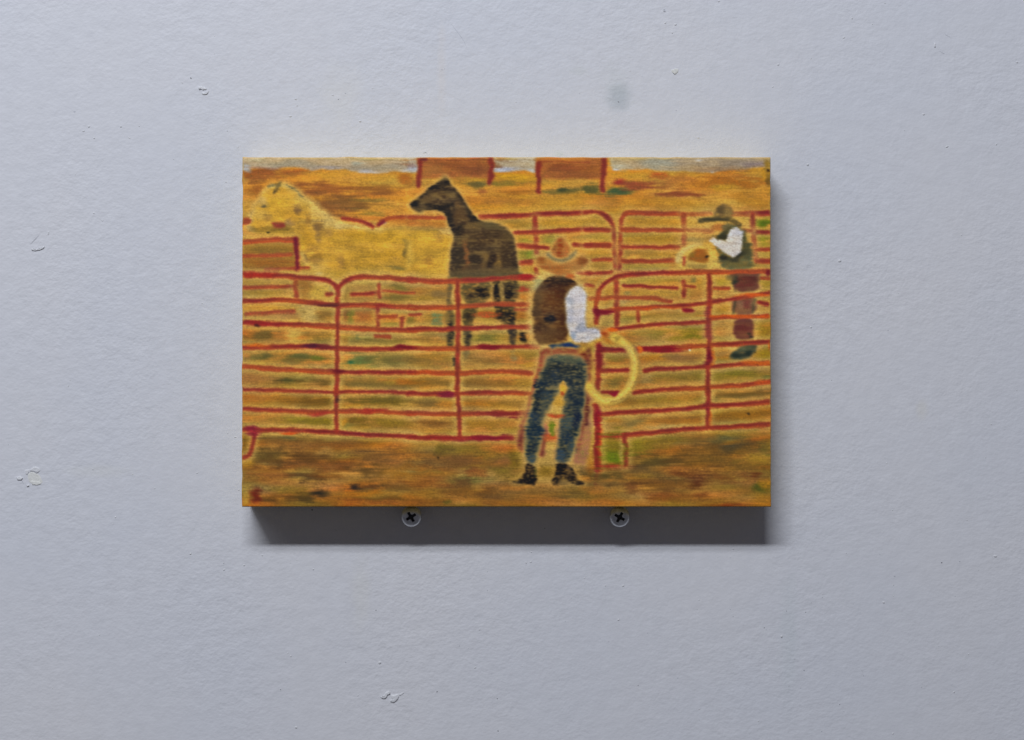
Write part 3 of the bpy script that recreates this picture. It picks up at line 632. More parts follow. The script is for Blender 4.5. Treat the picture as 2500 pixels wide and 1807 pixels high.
    stroke('A', [(785, 1110), (795, 1300), (805, 1490)], 66, (150, 66, 40), .7, 2, .4); stroke('A', [(780, 1110), (790, 1300), (800, 1480)], 44, (116, 36, 46), .9, 1.5, .3, 1, 6)
    fence('A', [(1370, 845), (1520, 868), (1660, 895), (1755, 955)], 48, 1, 0)
    fence('A', [(1820, 930), (1890, 865), (2050, 832), (2268, 828)], 52, .9, 0, True)
    stroke('A', [(1950, 870), (2268, 890)], 60, (170, 96, 40), .5, 4, .4)
    fence('A', [(115, 890), (175, 885)], 90, .9, 0, False)
    poly('A', [(470, 895), (650, 900), (640, 970), (500, 975)], (142, 66, 44), .9, 2, .3)
    stroke('A', [(480, 1000), (680, 990)], 30, (120, 92, 34), .6, 2); blob('A', 425, 1020, 455, 1040, (50, 40, 20), .8)
    stroke('A', [(1840, 925), (1890, 890)], 30, (126, 46, 56), .8, 1.2); stroke('A', [(1890, 930), (1920, 905)], 14, (186, 150, 140), .6, 1)
    fence('B', [(0, 835), (220, 838), (450, 842)], 46, .9, .2)
    stroke('B', [(0, 900), (440, 920)], 80, (176, 110, 46), .6, 4, .4)
    # right far panels
    for t, b in [('B', (1000, 870, 1530, 960, (150, 118, 46), .6)), ('B', (1650, 860, 2268, 960, (172, 134, 46), .6)), ('B', (1340, 1060, 1540, 1180, (146, 130, 48), .7)), ('B', (1650, 1060, 1850, 1170, (146, 132, 56), .7)), ('B', (1340, 1260, 1550, 1380, (138, 124, 44), .75)), ('B', (1470, 1270, 1540, 1370, (120, 128, 36), .6)), ('B', (2080, 1060, 2268, 1120, (174, 140, 66), .5)),
                 ('C', (0, 780, 280, 890, (178, 136, 52), .6)), ('C', (450, 770, 1100, 890, (176, 132, 48), .6)), ('C', (440, 980, 1100, 1100, (168, 132, 48), .6)), ('C', (0, 970, 290, 1060, (174, 142, 56), .5)), ('C', (0, 1150, 290, 1240, (170, 134, 48), .5)), ('C', (450, 1170, 560, 1250, (136, 104, 50), .6)), ('C', (560, 1170, 1020, 1260, (168, 126, 50), .6)), ('C', (460, 1340, 1000, 1400, (152, 120, 40), .6)), ('C', (0, 1300, 280, 1400, (158, 124, 56), .6)),
                 ('C', (1180, 800, 1500, 900, (184, 146, 58), .6)), ('C', (1190, 980, 1450, 1100, (166, 132, 62), .6)), ('C', (2000, 800, 2172, 900, (122, 124, 26), .85)), ('C', (2060, 830, 2160, 890, (96, 108, 22), .6)), ('C', (2020, 1000, 2172, 1110, (140, 130, 36), .75)), ('C', (2020, 1190, 2172, 1260, (170, 140, 54), .6))]:
        blob(t, *b)
    fence('B', [(880, 832), (1150, 820), (1450, 812), (1700, 790), (2000, 782), (2290, 770)], 62, 1, .25)
    fence('C', [(0, 722), (100, 712), (200, 742), (285, 805), (325, 880), (332, 1000), (338, 1200), (345, 1460)], 52, 1, .25)
    fence('C', [(395, 1440), (400, 1200), (405, 1000), (412, 840), (445, 745), (520, 722), (800, 738), (1150, 742), (1475, 742)], 50, 1, .25)
    fence('C', [(1745, 745), (1950, 738), (2175, 735)], 60, 1, .2)
    fence('C', [(1150, 750), (1158, 920), (1150, 1100)], 56, 1, .2, False)
    fence('C', [(1960, 755), (1975, 1000), (1990, 1260)], 58, 1, .2)
    fence('B', [(1575, 850), (1588, 1060), (1592, 1275)], 66, 1, .2)
    for t, q, w in [('B', [(1320, 1030), (1550, 1022), (1800, 1012), (2290, 980)], 54), ('C', [(0, 930), (140, 930), (275, 935)], 48), ('C', [(425, 925), (800, 938), (1150, 930), (1490, 942)], 50), ('C', [(1860, 935), (1950, 942)], 44), ('C', [(2020, 955), (2172, 955)], 42),
                    ('B', [(1340, 1190), (1540, 1205), (1740, 1222)], 54), ('B', [(2070, 1180), (2268, 1195)], 60), ('C', [(0, 1112), (280, 1112)], 62), ('C', [(430, 1130), (750, 1132), (1100, 1136)], 46), ('B', [(1380, 1410), (1530, 1400)], 66), ('C', [(80, 1282), (300, 1282)], 42), ('C', [(435, 1292), (700, 1302), (1030, 1290)], 48),
                    ('C', [(2005, 1160), (2172, 1162)], 50), ('C', [(2010, 1295), (2172, 1300)], 60), ('C', [(0, 1432), (300, 1430)], 40), ('C', [(430, 1432), (1000, 1430), (1400, 1412)], 42), ('B', [(2120, 1530), (2290, 1535)], 60), ('E', [(2100, 45), (2268, 45)], 50), ('E', [(2210, 200), (2268, 195)], 40), ('E', [(2210, 355), (2268, 360)], 50)]:
        fence(t, q, w, .92, .3)
    stroke('B', [(1590, 1470), (1610, 1546)], 40, (150, 50, 40), .8, 2)
    stroke('E', [(1595, 0), (1605, 60)], 44, (150, 50, 40), .8, 2)
    stroke('C', [(1050, 1270), (1020, 1380)], 60, (176, 104, 40), .5, 4)

    near_l = [('D', [(118, 65), (500, 76), (850, 96), (1090, 112), (1225, 150), (1310, 240)], 66), ('D', [(1312, 235), (1390, 140), (1540, 98), (1750, 90), (2000, 105), (2290, 132)], 64), ('E', [(-20, 130), (300, 146), (560, 150), (800, 132), (1100, 108), (1400, 92), (1570, 105)], 66),
            ('D', [(112, 398), (400, 392), (620, 372), (740, 385), (900, 408), (1290, 440)], 60), ('D', [(1330, 450), (1700, 448), (2000, 465), (2290, 468)], 58), ('E', [(-20, 470), (300, 476), (580, 470), (900, 442), (1200, 432), (1490, 442)], 58),
            ('D', [(112, 662), (450, 682), (800, 692), (1000, 702), (1290, 716), (1600, 748), (2290, 762)], 64), ('E', [(-20, 752), (560, 748), (800, 736), (1200, 720), (1515, 722)], 62),
            ('D', [(112, 985), (400, 968), (900, 965), (1290, 988), (1700, 1002), (2290, 985)], 62), ('E', [(-20, 985), (300, 992), (600, 992), (900, 976), (1300, 966), (1610, 970)], 58),
            ('D', [(112, 1215), (400, 1240), (800, 1265), (1290, 1285), (1700, 1298), (2290, 1290)], 60), ('E', [(-20, 1290), (560, 1302), (900, 1282), (1300, 1282), (1530, 1302)], 60),
            ('G', [(112, 10), (600, 20), (1000, 40), (1290, 46), (1700, 40), (2290, 52)], 46), ('H', [(-20, 66), (400, 66), (900, 56), (1530, 52)], 60),
            ('G', [(112, 258), (500, 266), (900, 290), (1250, 296), (1400, 282), (1800, 286), (2290, 316)], 54), ('H', [(-20, 312), (400, 312), (700, 316), (1100, 312), (1460, 312)], 58),
            ('G', [(112, 512), (400, 520), (700, 516), (1000, 532), (1300, 556), (1700, 580), (2290, 606)], 62), ('H', [(-20, 616), (500, 622), (900, 622), (1290, 622)], 56),
            ('D', [(1312, 220), (1306, 700), (1306, 1100), (1296, 1546)], 58), ('G', [(1300, -20), (1296, 280), (1298, 545)], 58), ('E', [(598, 150), (612, 600), (606, 1000), (598, 1560)], 66), ('H', [(598, -10), (622, 300), (632, 610)], 60),
            ('G', [(275, 540), (252, 650), (232, 800), (180, 852), (108, 862)], 56)]
    near_r = [('F', [(122, 620), (112, 480), (132, 320), (182, 190), (285, 112), (410, 72), (700, 46), (1100, 34), (1500, 26), (2175, 20)], 58),
            ('F', [(160, 490), (400, 462), (800, 442), (1100, 430), (1420, 392), (1750, 340), (2175, 268)], 54), ('F', [(310, 702), (600, 664), (900, 642), (1440, 618)], 52), ('F', [(1470, 572), (1800, 554), (2130, 545)], 52),
            ('F', [(620, 942), (900, 926), (1200, 906), (1470, 890), (1800, 870), (2175, 848)], 58), ('F', [(690, 1186), (900, 1166), (1150, 1156), (1400, 1142), (1700, 1122), (2175, 1098)], 52),
            ('F', [(560, 1444), (900, 1412), (1400, 1386), (1800, 1362), (2175, 1322)], 56), ('I', [(160, 300), (500, 272), (900, 260), (1200, 232), (1450, 202), (1800, 192), (2175, 152)], 62),
            ('I', [(170, 560), (450, 550), (700, 520), (1000, 490), (1300, 470), (1700, 450), (2175, 412)], 56), ('F', [(170, 945), (330, 945), (470, 940)], 62), ('F', [(190, 1192), (350, 1188), (490, 1180)], 54), ('F', [(190, 1446), (380, 1442)], 44),
            ('F', [(1450, 60), (1456, 350), (1442, 600), (1450, 900), (1440, 1200), (1424, 1460)], 62), ('I', [(1442, -10), (1438, 200), (1430, 440)], 58), ('F', [(152, 870), (158, 1100), (135, 1400)], 62), ('I', [(112, 200), (138, 500), (142, 900)], 76),
            ('I', [(456, 550), (468, 700), (466, 890)], 58), ('I', [(150, 925), (260, 905), (395, 880)], 54)]
    for t, q, w in near_l + near_r: fence(t, q, w, 1, .42, only='halo')
    # --- dark horse
    hx = [(15, 665), (60, 620), (160, 555), (250, 468), (330, 418), (400, 368), (448, 325), (482, 375), (505, 425), (570, 480), (625, 560), (685, 655), (745, 745), (805, 835), (885, 900), (1000, 908), (1120, 930), (1215, 980), (1280, 1050), (1312, 1140), (1332, 1300), (1345, 1460), (1400, 1620),
          (520, 1620), (505, 1500), (520, 1380), (532, 1200), (572, 1100), (545, 1000), (505, 930), (470, 830), (430, 760), (330, 728), (200, 728), (125, 770), (70, 745), (30, 705)]
    poly('B', hx, PALE, .8, 4.5, .2, .8, None, inset=-5)
    poly('B', hx, (112, 92, 56), .97, 2.4, .2, .6, 2, inset=-2)
    poly('B', hx, (66, 50, 33), .82, 3.5, 1.0, .6, 2, inset=1, patch=.45)
    for b in [(200, 400, 560, 520, DARK, .6), (15, 630, 110, 720, DARK, .7), (230, 650, 520, 730, DARK, .75), (120, 540, 300, 640, (96, 76, 46), .6), (430, 360, 500, 430, DARK, .7), (440, 740, 560, 900, (44, 36, 28), .85), (490, 900, 570, 1020, (46, 36, 28), .8), (580, 640, 640, 720, (120, 92, 50), .6), (560, 720, 720, 900, (84, 62, 36), .5),
              (600, 500, 700, 640, (70, 54, 32), .6), (740, 760, 870, 900, DARK, .65), (600, 900, 680, 1040, DARK, .75), (700, 900, 900, 1000, (106, 84, 46), .6), (900, 920, 1200, 1000, (96, 82, 50), .6), (760, 1000, 1240, 1120, (64, 48, 30), .7), (700, 1120, 960, 1240, (66, 50, 32), .6), (680, 1160, 740, 1460, (126, 84, 46), .75),
              (540, 1180, 660, 1546, (62, 50, 34), .7), (960, 1280, 1090, 1470, (52, 38, 26), .8), (1140, 1150, 1310, 1500, (64, 48, 30), .7), (760, 1320, 900, 1420, (56, 44, 30), .7), (900, 1280, 970, 1400, (126, 100, 54), .55), (1080, 1330, 1150, 1500, (124, 98, 52), .6), (900, 1420, 960, 1546, (110, 86, 48), .6), (700, 1440, 880, 1546, (78, 60, 38), .6), (960, 1480, 1340, 1546, (96, 78, 50), .6), (1150, 1000, 1300, 1150, (92, 74, 44), .5)]:
        blob('B', *b[:5], min(1, b[5] * 1.15), dry=0.6, clip=2)
    stroke('B', [(130, 590), (250, 480), (400, 390)], 26, DARK, .6, 2, .7); stroke('B', [(560, 480), (650, 610), (780, 800)], 22, (58, 46, 30), .6, 2, .7)
    # its hindquarters and legs under the top rail
    poly('E', [(490, 0), (1400, 0), (1430, 110), (490, 120)], (100, 82, 52), .85, 3, .9, 1, 2)
    for q, c in [([(640, 100), (1020, 100), (1010, 420), (655, 430)], (104, 86, 52)), ([(1020, 100), (1160, 100), (1145, 480), (1050, 470)], (78, 62, 40)), ([(1150, 100), (1380, 110), (1345, 440), (1180, 460)], (92, 74, 46)),
                 ([(660, 420), (880, 420), (810, 600), (775, 740), (675, 740)], (92, 76, 44)), ([(1075, 430), (1340, 420), (1320, 720), (1250, 720), (1130, 620), (1085, 560)], (78, 62, 40)), ([(675, 700), (775, 700), (768, 985), (690, 985)], (100, 84, 56)),
                 ([(1250, 680), (1335, 680), (1330, 970), (1260, 970)], (92, 76, 54)), ([(470, 100), (535, 100), (530, 640), (470, 640)], (118, 96, 62)), ([(480, 580), (560, 580), (560, 970), (465, 960)], (96, 80, 50)), ([(1370, 795), (1420, 800), (1480, 910), (1400, 900)], (62, 50, 34)), ([(420, 540), (570, 540), (570, 690), (450, 690)], (138, 114, 62))]:
        poly('E', q, tuple(int(x * .92) for x in c), .95, 2.4, .7, .8, 2)
    for b in [(840, 230, 980, 330, (34, 26, 20), .9), (700, 290, 830, 370, (60, 46, 32), .6), (1060, 210, 1110, 380, (36, 28, 22), .85), (1200, 230, 1290, 380, (40, 30, 22), .85), (700, 540, 780, 640, (62, 48, 28), .7), (1100, 490, 1210, 610, (44, 34, 24), .8), (1240, 500, 1310, 640, (38, 30, 24), .85), (490, 640, 545, 930, (56, 46, 34), .75), (700, 790, 755, 930, (64, 52, 36), .7),
              (1265, 740, 1320, 900, (72, 58, 42), .7), (1390, 820, 1450, 890, (42, 34, 26), .8), (540, 1080, 590, 1180, (70, 58, 40), .7), (690, 1010, 740, 1110, (138, 114, 66), .7), (1260, 1020, 1350, 1150, (146, 122, 72), .65), (300, 250, 480, 350, (140, 112, 62), .5), (290, 540, 400, 680, (122, 124, 78), .75), (1390, 220, 1480, 270, (160, 70, 44), .85), (1380, 280, 1480, 400, (184, 122, 50), .6),
              (860, 540, 1060, 590, (176, 92, 42), .8), (370, 780, 480, 900, (150, 124, 68), .5), (1010, 210, 1050, 390, (166, 134, 76), .6), (1140, 200, 1180, 390, (150, 124, 70), .6), (540, 210, 570, 400, (196, 160, 92), .6)]:
        blob('E', *b, dry=.8)

    # --- second man standing at the right
    poly('C', [(1180, 800), (1500, 600), (1760, 640), (2000, 900), (2010, 1400), (1050, 1400), (1080, 1200)], (200, 166, 92), .55, 12, .3)
    poly('C', [(1080, 1250), (1190, 1130), (1350, 1095), (1510, 1130), (1580, 1300), (1600, 1400), (1100, 1400)], (208, 174, 86), .92, 4, .25, 1, 5)
    poly('C', [(1195, 1275), (1270, 1170), (1340, 1150), (1440, 1230), (1430, 1310), (1300, 1300)], (146, 92, 34), .9, 2.4, .35, 1, 5, inset=-2)
    stroke('C', [(1075, 1290), (1110, 1200), (1220, 1120), (1350, 1092)], 44, (214, 186, 114), .75, 2.5, .2, .6)
    blob('C', 1290, 1150, 1400, 1220, (170, 104, 40), .6); blob('C', 1210, 1200, 1280, 1250, (140, 110, 46), .6); blob('C', 1415, 1235, 1445, 1265, (50, 36, 20), .8)
    stroke('C', [(1160, 1260), (1160, 1340)], 40, (166, 66, 44), .8, 2); blob('C', 1180, 1330, 1380, 1390, (156, 126, 66), .6); blob('C', 1070, 1190, 1130, 1280, (204, 178, 108), .7)
    poly('C', [(1705, 880), (1600, 960), (1545, 1040), (1530, 1120), (1590, 1260), (1610, 1380), (1975, 1385), (1945, 1260), (1900, 1080), (1850, 960), (1800, 890)], (98, 96, 64), .95, 2.2, .6, .6, 5, inset=-2)
    for b in [(1560, 980, 1690, 1040, (74, 70, 50), .75), (1780, 1180, 1860, 1240, (52, 52, 44), .8), (1580, 1240, 1680, 1290, (58, 54, 40), .75), (1830, 980, 1870, 1180, (88, 84, 56), .6), (1640, 1290, 1900, 1370, (108, 98, 58), .6), (1860, 1100, 1940, 1280, (84, 80, 52), .6), (1700, 1250, 1800, 1300, (66, 64, 48), .6),
              (1510, 860, 1640, 930, (182, 122, 58), .8), (1640, 850, 1700, 920, (150, 132, 80), .7), (1400, 1010, 1470, 1080, (176, 134, 72), .7), (1220, 1030, 1420, 1090, (168, 142, 82), .5)]:
        blob('C', *b, region=None)
    poly('C', [(1705, 935), (1780, 908), (1842, 960), (1832, 1100), (1805, 1200), (1735, 1248), (1640, 1195), (1530, 1115), (1455, 1058), (1500, 1032), (1600, 1056), (1655, 1070), (1680, 1000)], (200, 196, 192), .98, 1.3, .08, .3, 5, inset=-1.6, rnd_=0)
    stroke('C', [(1555, 1035), (1610, 985), (1690, 915)], 40, (78, 74, 50), .8, 1.4, .4, .4)
    blob('C', 1700, 1060, 1770, 1100, (168, 158, 148), .35); blob('C', 1800, 960, 1836, 1120, (184, 180, 174), .4)
    blob('C', 1630, 845, 1720, 935, (110, 100, 64), .7, region=5)
    poly('C', [(1515, 760), (1550, 670), (1620, 635), (1695, 660), (1725, 740), (1705, 800), (1530, 795)], (126, 102, 60), .95, 1.8, .8, .6, 5, inset=-2.5)
    blob('C', 1560, 650, 1640, 720, (96, 80, 48), .6); blob('C', 1640, 690, 1710, 770, (150, 124, 70), .5)
    stroke('C', [(1345, 826), (1480, 806), (1610, 792), (1720, 818), (1810, 868)], 56, (100, 86, 52), .92, 1.6, .6, .6, 5)
    stroke('C', [(1350, 824), (1450, 812), (1560, 806), (1680, 818)], 26, (66, 60, 42), .6, 1.8, .6)
    stroke('C', [(1440, 1015), (1500, 1012), (1570, 1045)], 10, (110, 100, 70), .6, 1)
    # trousers and boots (behind the near rails)
    poly('F', [(1660, 20), (2070, 20), (2050, 560), (2030, 1070), (1670, 1080), (1700, 500)], PALE, .5, 8, .3)
    poly('F', [(1690, 30), (2040, 30), (2020, 130), (2010, 240), (1770, 250), (1740, 130)], (112, 70, 52), .95, 2, .4, .6, 5, inset=-3)
    poly('F', [(1735, 335), (2010, 335), (1985, 510), (1730, 515)], (128, 88, 64), .95, 2, .4, .6, 5, inset=-3.5)
    poly('F', [(1760, 585), (1950, 585), (1960, 720), (1950, 800), (1790, 815), (1750, 740)], (112, 66, 52), .95, 2, .4, .6, 5, inset=-3.5)
    poly('F', [(1700, 1015), (1790, 950), (1860, 890), (2000, 880), (1990, 940), (1950, 1010), (1850, 1045), (1720, 1045)], (78, 78, 58), .95, 2, .5, .6, 5, inset=-3)
    for b in [(1720, 70, 1780, 170, (62, 60, 46), .75), (1790, 90, 1960, 130, (104, 54, 40), .7), (1800, 160, 1950, 210, (108, 56, 44), .7), (1860, 350, 1940, 470, (128, 72, 56), .75), (1780, 380, 1850, 480, (150, 108, 78), .5), (1780, 640, 1920, 760, (108, 54, 46), .75), (1890, 745, 1960, 805, (46, 46, 34), .85), (1720, 985, 1830, 1035, (54, 58, 44), .8), (1860, 940, 1950, 1010, (50, 56, 44), .8), (1800, 890, 1900, 950, (104, 104, 76), .5), (1960, 880, 2000, 920, (84, 76, 54), .7),
              (1240, 90, 1310, 160, (132, 116, 66), .7), (1650, 50, 1740, 110, (112, 96, 60), .6)]:
        blob('F', *b, dry=.5)
    stroke('F', [(1755, 345), (1740, 510)], 24, (74, 68, 46), .75, 1.6, .5); stroke('F', [(1985, 350), (1965, 500)], 22, (78, 72, 50), .75, 1.6, .5); stroke('F', [(1750, 180), (1755, 250)], 16, (90, 74, 50), .6, 1.4)

    # --- rails between (left end, small pieces of the far fence seen through)
    for t, q, w, k in [('D', [(112, 222), (440, 215), (760, 210)], 44, .85), ('D', [(160, 560), (460, 545), (760, 525)], 56, .55), ('D', [(785, 150), (790, 340)], 60, .8), ('D', [(1490, 312), (1660, 305), (1830, 290)], 54, .9), ('D', [(1828, 195), (1840, 340)], 50, .85), ('D', [(1812, 480), (1815, 700)], 50, .85),
                       ('D', [(1830, 588), (1950, 588), (2060, 582)], 46, .9), ('D', [(2125, 610), (2118, 710)], 54, .8), ('D', [(1790, 828), (1960, 838)], 44, .75), ('D', [(1880, 270), (2268, 292)], 36, .65), ('D', [(1170, 310), (1235, 310)], 50, .8), ('E', [(0, 568), (130, 562)], 40, .8),
                       ('F', [(360, 150), (362, 400), (360, 640)], 66, .9), ('F', [(440, 188), (750, 205), (1070, 218)], 42, .95), ('F', [(1150, 140), (1155, 310)], 54, .95), ('F', [(1165, 192), (1275, 208)], 34, .8), ('F', [(0, 340), (200, 338), (400, 328), (800, 330), (1000, 378)], 48, .7), ('F', [(612, 490), (612, 610)], 42, .85),
                       ('F', [(1510, 216), (1680, 216)], 34, .95), ('F', [(2070, 98), (2172, 104)], 40, .9), ('F', [(2030, 390), (2140, 405)], 50, .95), ('F', [(1150, 472), (1240, 476)], 44, .85), ('F', [(0, 40), (300, 35)], 40, .6), ('F', [(0, 180), (90, 190)], 40, .6), ('E', [(1330, 500), (1480, 505)], 44, .5)]:
        fence(t, q, w, k, .25)
    stroke('D', [(830, 180), (940, 190)], 130, (150, 100, 44), .6, 6, .5); stroke('D', [(880, 180), (900, 340)], 110, (152, 104, 44), .5, 5, .5)

    # --- near fence, left panels
    for t, q, w in near_l: fence(t, q, w * .93, 1, .40, only='rail')
    for t, b in [('D', (840, 940, 1010, 990, (92, 36, 50), .75)), ('D', (1080, 950, 1260, 1000, (120, 50, 46), .6)), ('D', (2030, 950, 2268, 1005, (122, 32, 40), .75)), ('D', (160, 40, 460, 90, (160, 52, 34), .7)), ('D', (150, 650, 560, 705, (150, 46, 40), .7)), ('D', (280, 690, 340, 720, (86, 40, 30), .7)), ('D', (112, 930, 420, 970, (200, 110, 34), .7)), ('D', (1240, 1265, 1420, 1305, (110, 34, 38), .7)),
                 ('D', (1800, 450, 1990, 490, (146, 52, 46), .7)), ('D', (1060, 425, 1280, 450, (96, 50, 40), .6)), ('G', (160, 500, 340, 580, (140, 42, 54), .7)), ('G', (590, 545, 770, 575, (204, 92, 34), .75)), ('H', (380, 35, 570, 100, (134, 42, 56), .75)), ('H', (840, 605, 1260, 640, (138, 36, 50), .75)), ('H', (1050, 285, 1460, 350, (136, 50, 44), .6)), ('H', (200, 600, 640, 640, (160, 50, 40), .5)),
                 ('E', (1380, 65, 1540, 120, (164, 50, 42), .75)), ('E', (880, 960, 1100, 1010, (130, 34, 40), .7)), ('E', (0, 1270, 420, 1320, (188, 92, 36), .6)), ('H', (1240, 350, 1360, 380, (134, 40, 46), .7)), ('G', (930, 300, 1220, 335, (164, 64, 46), .6)), ('G', (1290, 100, 1350, 160, (74, 44, 40), .6)), ('G', (1560, 255, 1900, 300, (168, 62, 42), .6))]:
        blob(t, *b)
    # near fence, right panels
    for t, q, w in near_r: fence(t, q, w * .93, 1, .40, only='rail')
    for t, b in [('F', (85, 450, 150, 560, (124, 30, 44), .8)), ('F', (640, 905, 1110, 960, (138, 30, 38), .75)), ('F', (600, 905, 650, 965, (216, 116, 36), .85)), ('F', (270, 690, 370, 720, (222, 108, 30), .85)), ('F', (1400, 900, 1480, 1080, (116, 32, 42), .75)), ('F', (1470, 900, 1510, 1100, (196, 112, 40), .6)), ('F', (1500, 535, 2120, 565, (206, 100, 32), .7)), ('F', (1800, 280, 2172, 320, (204, 100, 36), .6)),
                 ('F', (400, 435, 1100, 465, (190, 92, 36), .6)), ('F', (1130, 450, 1260, 495, (132, 36, 44), .75)), ('F', (160, 480, 310, 520, (132, 34, 44), .75)), ('F', (1900, 1080, 2172, 1120, (200, 108, 36), .6)), ('F', (2150, 850, 2176, 940, (200, 100, 34), .7)), ('F', (2000, 1310, 2172, 1350, (196, 96, 36), .6)), ('F', (2130, 10, 2176, 60, (120, 36, 40), .7)), ('F', (120, 880, 190, 1200, (126, 36, 40), .6)),
                 ('F', (1400, 400, 1460, 560, (140, 64, 60), .6)), ('F', (1415, 660, 1490, 860, (150, 80, 66), .5)), ('I', (100, 220, 180, 430, (140, 34, 48), .75)), ('I', (130, 500, 180, 880, (200, 76, 32), .65)), ('I', (105, 500, 145, 880, (128, 30, 36), .7)), ('I', (190, 545, 440, 595, (142, 48, 42), .6)), ('I', (170, 890, 400, 945, (146, 40, 44), .6)), ('I', (1400, 190, 1470, 300, (124, 44, 50), .6)), ('I', (1450, 230, 1480, 430, (200, 110, 40), .6)),
                 ('I', (200, 610, 400, 850, (126, 122, 26), .9)), ('I', (240, 780, 380, 840, (108, 124, 16), .7)), ('I', (210, 610, 380, 690, (146, 118, 40), .6)), ('I', (20, 660, 80, 900, (182, 116, 34), .75)), ('I', (190, 590, 235, 870, (186, 154, 76), .4)), ('I', (395, 590, 430, 860, (190, 160, 84), .5)), ('I', (1500, 450, 2172, 470, (176, 84, 40), .4))]:
        blob(t, *b)

    # --- man in the middle
    poly('E', [(1640, 30), (1880, -40), (2120, 130), (2240, 260), (2268, 700), (2100, 1000), (2268, 1250), (2230, 1546), (1540, 1546), (1600, 1250), (1660, 980), (1530, 940), (1510, 400), (1560, 220)], PALE, .85, 7, .2, 1, None, inset=-4)
    poly('H', [(1540, 0), (2240, 0), (2260, 600), (2230, 950), (2180, 1000), (1780, 960), (1440, 980), (1400, 800), (1340, 640), (1380, 420)], (200, 166, 94), .75, 7, .25, 1, None, inset=-4)
    poly('H', [(1420, 930), (1620, 930), (1640, 1100), (1800, 1080), (1820, 930), (2060, 920), (2130, 1100), (2240, 1190), (2100, 1250), (1760, 1230), (1540, 1240), (1230, 1190), (1380, 1090)], (194, 160, 90), .6, 6, .25, 1, None)
    blob('E', 1600, 120, 1720, 230, (160, 156, 106), .6)
    # chaps
    for t, q, c in [('E', [(1650, 1000), (1760, 980), (2060, 1010), (2150, 985), (2220, 1060), (2268, 1180), (2268, 1560), (2190, 1560), (2215, 1240), (2150, 1110), (1760, 1085), (1700, 1200), (1630, 1350), (1590, 1560), (1530, 1560), (1580, 1330), (1630, 1200)], (150, 92, 60)),
                    ('H', [(1535, -10), (1590, -10), (1550, 200), (1495, 330), (1450, 480), (1440, 700), (1420, 820), (1370, 760), (1345, 610), (1390, 440), (1480, 240)], (146, 92, 66)), ('H', [(1660, 440), (1730, 420), (1725, 640), (1700, 860), (1610, 860), (1640, 640)], (160, 104, 74)),
                    ('H', [(1860, 540), (1900, 380), (1910, 640), (1850, 880), (1815, 880)], (156, 108, 74)), ('H', [(2220, 0), (2290, 0), (2290, 300), (2268, 700), (2230, 950), (2050, 940), (2070, 780), (2140, 560), (2190, 250)], (160, 112, 80))]:
        poly(t, q, c, .85, 2.6, .6, 1.2, 3)
    for t, q, w, c, a in [('E', [(2150, 1010), (2180, 1080), (2225, 1160)], 56, (104, 44, 26), .85), ('E', [(1660, 1040), (1780, 1030), (2000, 1030), (2130, 1010)], 50, (136, 72, 50), .6), ('E', [(1660, 1060), (1620, 1260), (1560, 1500)], 40, (140, 72, 52), .7), ('H', [(1430, 520), (1400, 640), (1400, 740)], 60, (112, 56, 46), .75), ('H', [(1690, 540), (1680, 700), (1665, 830)], 44, (116, 60, 48), .75),
                          ('H', [(2225, 150), (2190, 330), (2150, 520)], 66, (92, 36, 34), .8), ('H', [(2160, 560), (2110, 760)], 60, (124, 70, 60), .6), ('E', [(2230, 1250), (2250, 1500)], 50, (120, 56, 46), .7), ('F', [(10, 900), (50, 1080), (20, 1300)], 60, (110, 56, 44), .6), ('I', [(0, 40), (20, 250), (0, 420)], 44, (84, 40, 36), .75)]:
        stroke(t, q, w, c, a, 2.5, .7, 1.2)
    # jeans
    for t, q in [('E', [(1735, 1110), (1850, 1080), (2100, 1090), (2190, 1150), (2232, 1290), (2215, 1560), (1965, 1560), (1985, 1450), (1930, 1375), (1890, 1450), (1870, 1560), (1585, 1560), (1635, 1360), (1695, 1210)]),
                 ('H', [(1580, -15), (1875, -15), (1830, 100), (1740, 270), (1665, 410), (1655, 600), (1610, 790), (1560, 955), (1490, 940), (1450, 800), (1455, 500), (1505, 330), (1562, 200)]), ('H', [(1955, -15), (2215, -15), (2190, 150), (2165, 350), (2115, 600), (2040, 800), (1985, 930), (1850, 925), (1842, 800), (1882, 600), (1892, 400), (1932, 230)])]:
        poly(t, q, PALE, .7, 3.5, .3, .7, None, inset=-4)
        poly(t, q, (104, 102, 78), .95, 4, .2, .7, 3)
        poly(t, q, (36, 46, 52), .9, 4.5, 1.0, .7, 3, inset=3, patch=.2)
    for t, b in [('E', (1760, 1180, 2180, 1330, (34, 42, 46), .75)), ('E', (1850, 1090, 2120, 1160, (96, 98, 72), .6)), ('E', (1640, 1280, 1900, 1450, (40, 50, 56), .6)), ('E', (1600, 1400, 1720, 1546, (34, 46, 56), .65)), ('E', (1990, 1330, 2180, 1546, (38, 48, 56), .65)), ('E', (1790, 1280, 1860, 1360, (42, 56, 72), .55)), ('H', (1570, 0, 1650, 250, (30, 38, 46), .65)), ('H', (1500, 300, 1600, 420, (48, 62, 74), .5)),
                 ('H', (1480, 440, 1620, 620, (34, 50, 62), .7)), ('H', (1500, 680, 1600, 780, (34, 44, 56), .65)), ('H', (1500, 820, 1570, 930, (74, 86, 86), .6)), ('H', (2040, 60, 2160, 250, (34, 46, 58), .65)), ('H', (2060, 300, 2130, 460, (28, 38, 58), .7)), ('H', (1930, 560, 2040, 720, (34, 50, 66), .75)), ('H', (1870, 760, 1950, 900, (66, 80, 88), .6)), ('H', (1920, 380, 2020, 520, (66, 78, 78), .5)), ('H', (1650, 50, 1800, 180, (56, 68, 72), .5)), ('H', (1990, 650, 2080, 800, (66, 78, 80), .5))]:
        blob(t, *b, dry=.8, clip=3)
